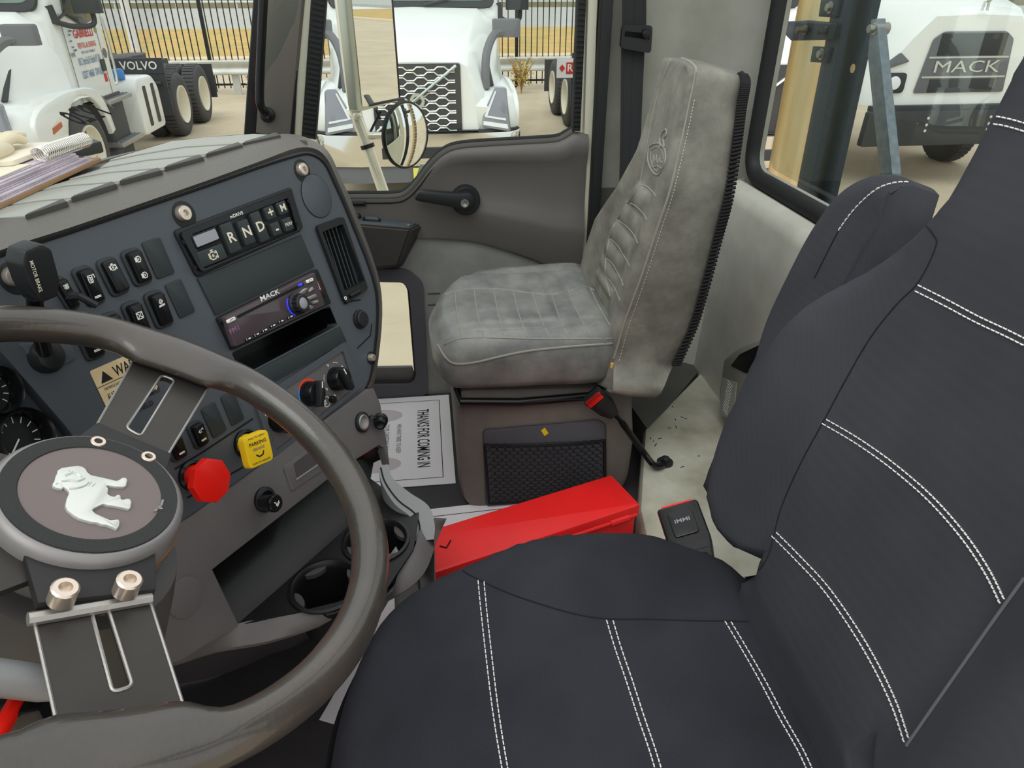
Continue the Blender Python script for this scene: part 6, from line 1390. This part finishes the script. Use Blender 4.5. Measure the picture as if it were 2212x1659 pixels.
# scuffs on the platform
bm = bmesh.new(); R_ = random.Random(3)
for (x, y) in ((1405, 945), (1412, 952), (1422, 948), (1418, 958), (1470, 900), (1462, 925), (1460, 908), (1478, 905), (1450, 925), (1512, 985), (1470, 1010), (1455, 880)):
    a = ax(x, y, 2, .1206); b = a+V((R_.uniform(-.012, .012), R_.uniform(-.012, .012), 0)); tube(bm, [a, b], .0012, 4)
o = obj('scuff_marks', bm, M_seam); o['kind'] = 'structure'; o.name = 'trim_5'

# ------------------------------------------------------------------ behind the rear window
BY = -1.32
st_p = thing('exhaust_stack', 'beige rust-streaked exhaust pipe in a slotted heat shield behind the rear window', 'exhaust pipe', (2.42, BY, -.5))
a, b = ax(1715, 380, 1, BY), ax(1766, 0, 1, BY); cxp = (a.x+b.x)/2; rp = (ax(1690, 200, 1, BY).x-ax(1780, 200, 1, BY).x)/2*.55
cxp = ax(1723, 240, 1, BY).x; pf = Fr((cxp, BY, -.6), (1, 0, 0), (0, 1, 0)); bm = bmesh.new(); lathe(bm, pf, [(.063, 0), (.063, 2.6)], 32); obj('pipe', bm, M_pipe, st_p, 'beige rusty pipe')
bm = bmesh.new(); rs = .085; NA, NZ = 56, 130; cols = range(0, 40)
sf = Fr((cxp+.045, BY+.04, -.6), (1, 0, 0), (0, 1, 0)); vsl = {}
def sv(i, j):
    if (i, j) not in vsl:
        a = radians(-35)+2*pi*i/NA; vsl[(i, j)] = bm.verts.new(sf.P(rs*cos(a), rs*sin(a), j*.02))
    return vsl[(i, j)]
a_f0, a_f1 = 18, 44
for i in range(0, 16):
    for j in range(NZ):
        slot = (j % 3 == 1) and (i % 4 in (1, 2) if (j//3) % 2 else i % 4 in (3,))
        if not slot: bm.faces.new((sv(i+6, j), sv(i+7, j), sv(i+7, j+1), sv(i+6, j+1)))
obj('heat_shield', bm, M_shield, st_p, 'slotted metal heat shield')
bm = bmesh.new(); prism(bm, FX, [(.2, -1.62), (2.75, -1.62), (2.75, -1.15), (.2, -1.15)], -.66, -.6, .01); prism(bm, FX, [(.5, -1.5), (2.3, -1.5), (2.3, -1.25), (.5, -1.25)], G, -.66); o = struct('added_deck', bm, M_tblk)  # added deck and footing that carry the stack, upright and strut
rk_ = thing('steel_upright', 'blue-black steel channel upright with bolted brackets behind the rear window', 'frame', (2.2, BY, 0))
lo, hi = ax(1790, 420, 1, BY+.03), ax(1880, 0, 1, BY+.03); w0 = (ax(1735, 400, 1, BY+.03).x, ax(1805, 400, 1, BY+.03).x)
UFr = Fr((0, BY+.06, 0), (-1, 0, 0), (0, 0, 1)); qq = UFr.uvs([(1725, 420), (1752, 430), (1838, 0), (1808, 0)]); 
def ext(p): 
    (a, b, c, d) = p; e = lambda lo_, hi_, z: (lo_[0]+(hi_[0]-lo_[0])*(z-lo_[1])/(hi_[1]-lo_[1]), z); return [e(a, d, -.6), e(b, c, -.6), e(b, c, 1.7), e(a, d, 1.7)]
bm = bmesh.new(); prism(bm, UFr, ext(qq), -.015, .012, .002); obj('channel_flange', bm, M_steelblue, rk_)
qq = UFr.uvs([(1752, 430), (1798, 440), (1895, 0), (1838, 0)], -.05); bm = bmesh.new(); f5 = UFr.at(UFr.P(0, 0, -.05)); prism(bm, f5, ext(qq), -.012, .012, .002); ch_ = obj('channel_web', bm, M_steelblue, rk_)
bm = bmesh.new()
for x, y in ((1812, 148), (1842, 148)): lathe(bm, f5.at(f5.px(x, y, .0125)), [(.013, 0), (.013, .0006), (0, .0006)], 18)
obj('web_holes', bm, M_pipe, ch_)
for i, (x0_, y0_, x1_, y1_) in enumerate(((1776, -4, 1812, 36), (1758, 100, 1792, 134))):
    bm = bmesh.new(); f6 = UFr.at(UFr.P(0, 0, .02)); prism(bm, f6, rnd(f6.uvs([(x0_, y0_), (x1_+2, y0_+2), (x1_-6, y1_+2), (x0_-6, y1_)]), .003), -.01, .004, .002); br = obj('mount_plate', bm, M_steelblue, rk_)
    g = f6.at(f6.px((x0_+x1_)/2, (y0_+y1_)/2, .004)); bm = bmesh.new(); lathe(bm, g, [(.017, 0), (.017, .003), (.012, .003)], 18); lathe(bm, g, [(.012, .003), (.012, .012), (.010, .014), (0, .014)], 6); obj('bolt', bm, M_bolt, br)
f6 = UFr.at(UFr.P(0, 0, .05)); bm = bmesh.new(); prism(bm, f6, rnd(f6.uvs([(1700, 46), (1748, 44), (1800, 50), (1790, 86), (1712, 88), (1696, 72)]), .004), -.012, .006, .003); cl_ = obj('pipe_clamp', bm, M_steelblue, rk_)
for x, y, m in ((1741, 65, M_shield), (1786, 68, M_blk)):
    g = f6.at(f6.px(x, y, .006)); bm = bmesh.new(); lathe(bm, g, [(.015, 0), (.015, .004), (.010, .005)], 16); lathe(bm, g, [(.010, .005), (.010, .03), (.008, .032), (0, .032)], 6); obj('clamp_bolt', bm, m, cl_)
stt = thing('steel_strut', 'slim grey-blue steel strut leaning beside the steel upright behind the rear window', 'strut', ax(1900, 400, 1, BY+.05))
f7 = UFr.at(UFr.P(0, 0, .0)); qq = f7.uvs([(1904, 375), (1932, 375), (1906, 120), (1898, 40), (1886, 42), (1878, 120)])
bm = bmesh.new(); prism(bm, f7, [qq[0], qq[1], qq[2], qq[3], qq[4], qq[5]], -.02, .006, .002); a_ = f7.uvs([(1904, 375), (1932, 375)]); prism(bm, f7, [(a_[0][0]-.03, -.6), (a_[1][0]-.03, -.6), a_[1], a_[0]], -.02, .006, .002); obj('strut_bar', bm, M_strut, stt)
bm = bmesh.new(); g = f7.at(f7.px(1888, 62, .006)); lathe(bm, g, [(.016, -.04), (.016, .0), (.011, .002), (.011, .016), (0, .016)], 12); obj('strut_bolt', bm, M_bolt, stt)
bm = bmesh.new(); sp_ = f7.uvs([(1860, 0), (1896, 0), (1886, 40), (1872, 100), (1850, 100)], -.06); f8 = UFr.at(UFr.P(0, 0, -.06)); prism(bm, f8, sp_, -.008, 0); obj('gusset_plate', bm, M_tgrey, rk_)

# ------------------------------------------------------------------ outside mirror on the passenger side
om = thing('door_mirror', 'tall chrome-framed outside mirror on a pole beyond the passenger door glass', 'mirror', ax(830, 415, 0, 2.25))
pt = [ax(722, -120, 0, 2.27), ax(736, 0, 0, 2.26), ax(752, 140, 0, 2.25), ax(768, 240, 0, 2.24), ax(792, 310, 0, 2.24), ax(832, 425, 0, 2.22), ax(850, 480, 0, 2.18)]
bm = bmesh.new(); tube(bm, smooth(pt, 5), .0175, 16); obj('mirror_pole', bm, M_pole, om, 'chrome tube pole')
bm = bmesh.new(); c = ax(794, 316, 0, 2.24); dd = (pt[5]-pt[4]).normalized(); tube(bm, [c-dd*.006, c+dd*.006], .0215, 16); obj('pole_clamp', bm, M_blkm, om)
mm = V((-.50, -.866, 0)).normalized(); mc = ax(806, 110, 0, 2.30)
MF = Fr(mc, V((0, 0, 1)).cross(mm)*1, (0, 0, 1)); q = MF.uvs([(752, -40), (848, -40), (856, 214), (774, 232)])
u0_, u1_ = (q[0][0]+q[3][0])/2, (q[1][0]+q[2][0])/2; vb_ = (q[2][1]+q[3][1])/2
bm = bmesh.new(); prism(bm, MF, rnd([(u0_-.012, vb_-.012), (u1_+.004, vb_-.012), (u1_+.004, vb_+.52), (u0_-.012, vb_+.52)], .012), -.03, 0, .006); mfm = obj('mirror_case', bm, M_beige_strip, om, 'steel mirror case')
bm = bmesh.new(); prism(bm, MF, rnd([(u0_+.012, vb_), (u1_, vb_), (u1_, vb_+.5), (u0_+.012, vb_+.5)], .01), 0, .002); obj('mirror_pane', bm, M_mirror, mfm)
bm = bmesh.new(); tube(bm, [MF.P(u1_+.003, vb_, .002), MF.P(u1_+.003, vb_+.5, .002)], .003, 6); obj('mirror_gasket', bm, M_blk, mfm)
bm = bmesh.new(); a, b = ax(764, 234, 0, 2.25), ax(872, 212, 0, 2.30); tube(bm, [a, a*.8+b*.2, b], .010, 8, up=(0, 0, 1), flat=.4); tube(bm, [ax(812, 238, 0, 2.3), ax(822, 258, 0, 2.29)], .004, 6); tube(bm, [ax(800, 285, 0, 2.29), ax(822, 240, 0, 2.3)], .004, 6); obj('mirror_bracket', bm, M_blkm, om)
bm = bmesh.new(); tube(bm, [ax(772, 250, 0, 2.235), ax(790, 296, 0, 2.235)], .013, 8); tube(bm, [ax(795, 293, 0, 2.24), ax(835, 293, 0, 2.22)], .011, 10); lathe(bm, Fr(ax(772, 250, 0, 2.22), (0, -1, 0), (0, 0, 1)), [(.014, -.02), (.014, 0), (.009, .008), (0, .01)], 8); obj('pivot_arm', bm, M_pole, om)
sm = thing('convex_mirror', 'round convex mirror with a dark rim below the tall outside mirror', 'mirror', ax(876, 290, 0, 2.19))
cm = V((-.66, -.74, .10)).normalized(); cc = ax(876, 292, 0, 2.19); VF = Fr(cc, V((0, 0, 1)).cross(cm), (0, 0, 1))
rv = .5*(VF.px(876, 218)-VF.px(876, 366)).length*.98
bm = bmesh.new(); lathe(bm, VF, [(rv*.4, -.022), (rv*.85, -.016), (rv, -.006), (rv, .004), (rv*.96, .006)], 48); obj('mirror_shell', bm, M_pole, sm)
bm = bmesh.new(); lathe(bm, VF, [(rv*1.0, -.006), (rv*1.02, .002), (rv*.985, .008), (rv*.95, .007)], 48, caps=False); obj('mirror_rim', bm, M_rubber, sm)
Rs = .30; bm = bmesh.new(); prof = [(rv*.965*k/12, sqrt(Rs*Rs-(rv*.965*k/12)**2)-sqrt(Rs*Rs-(rv*.965)**2)+.005) for k in range(12, -1, -1)]; lathe(bm, VF, prof, 48, caps=False); obj('mirror_pane', bm, M_mirror, sm, ang=80)
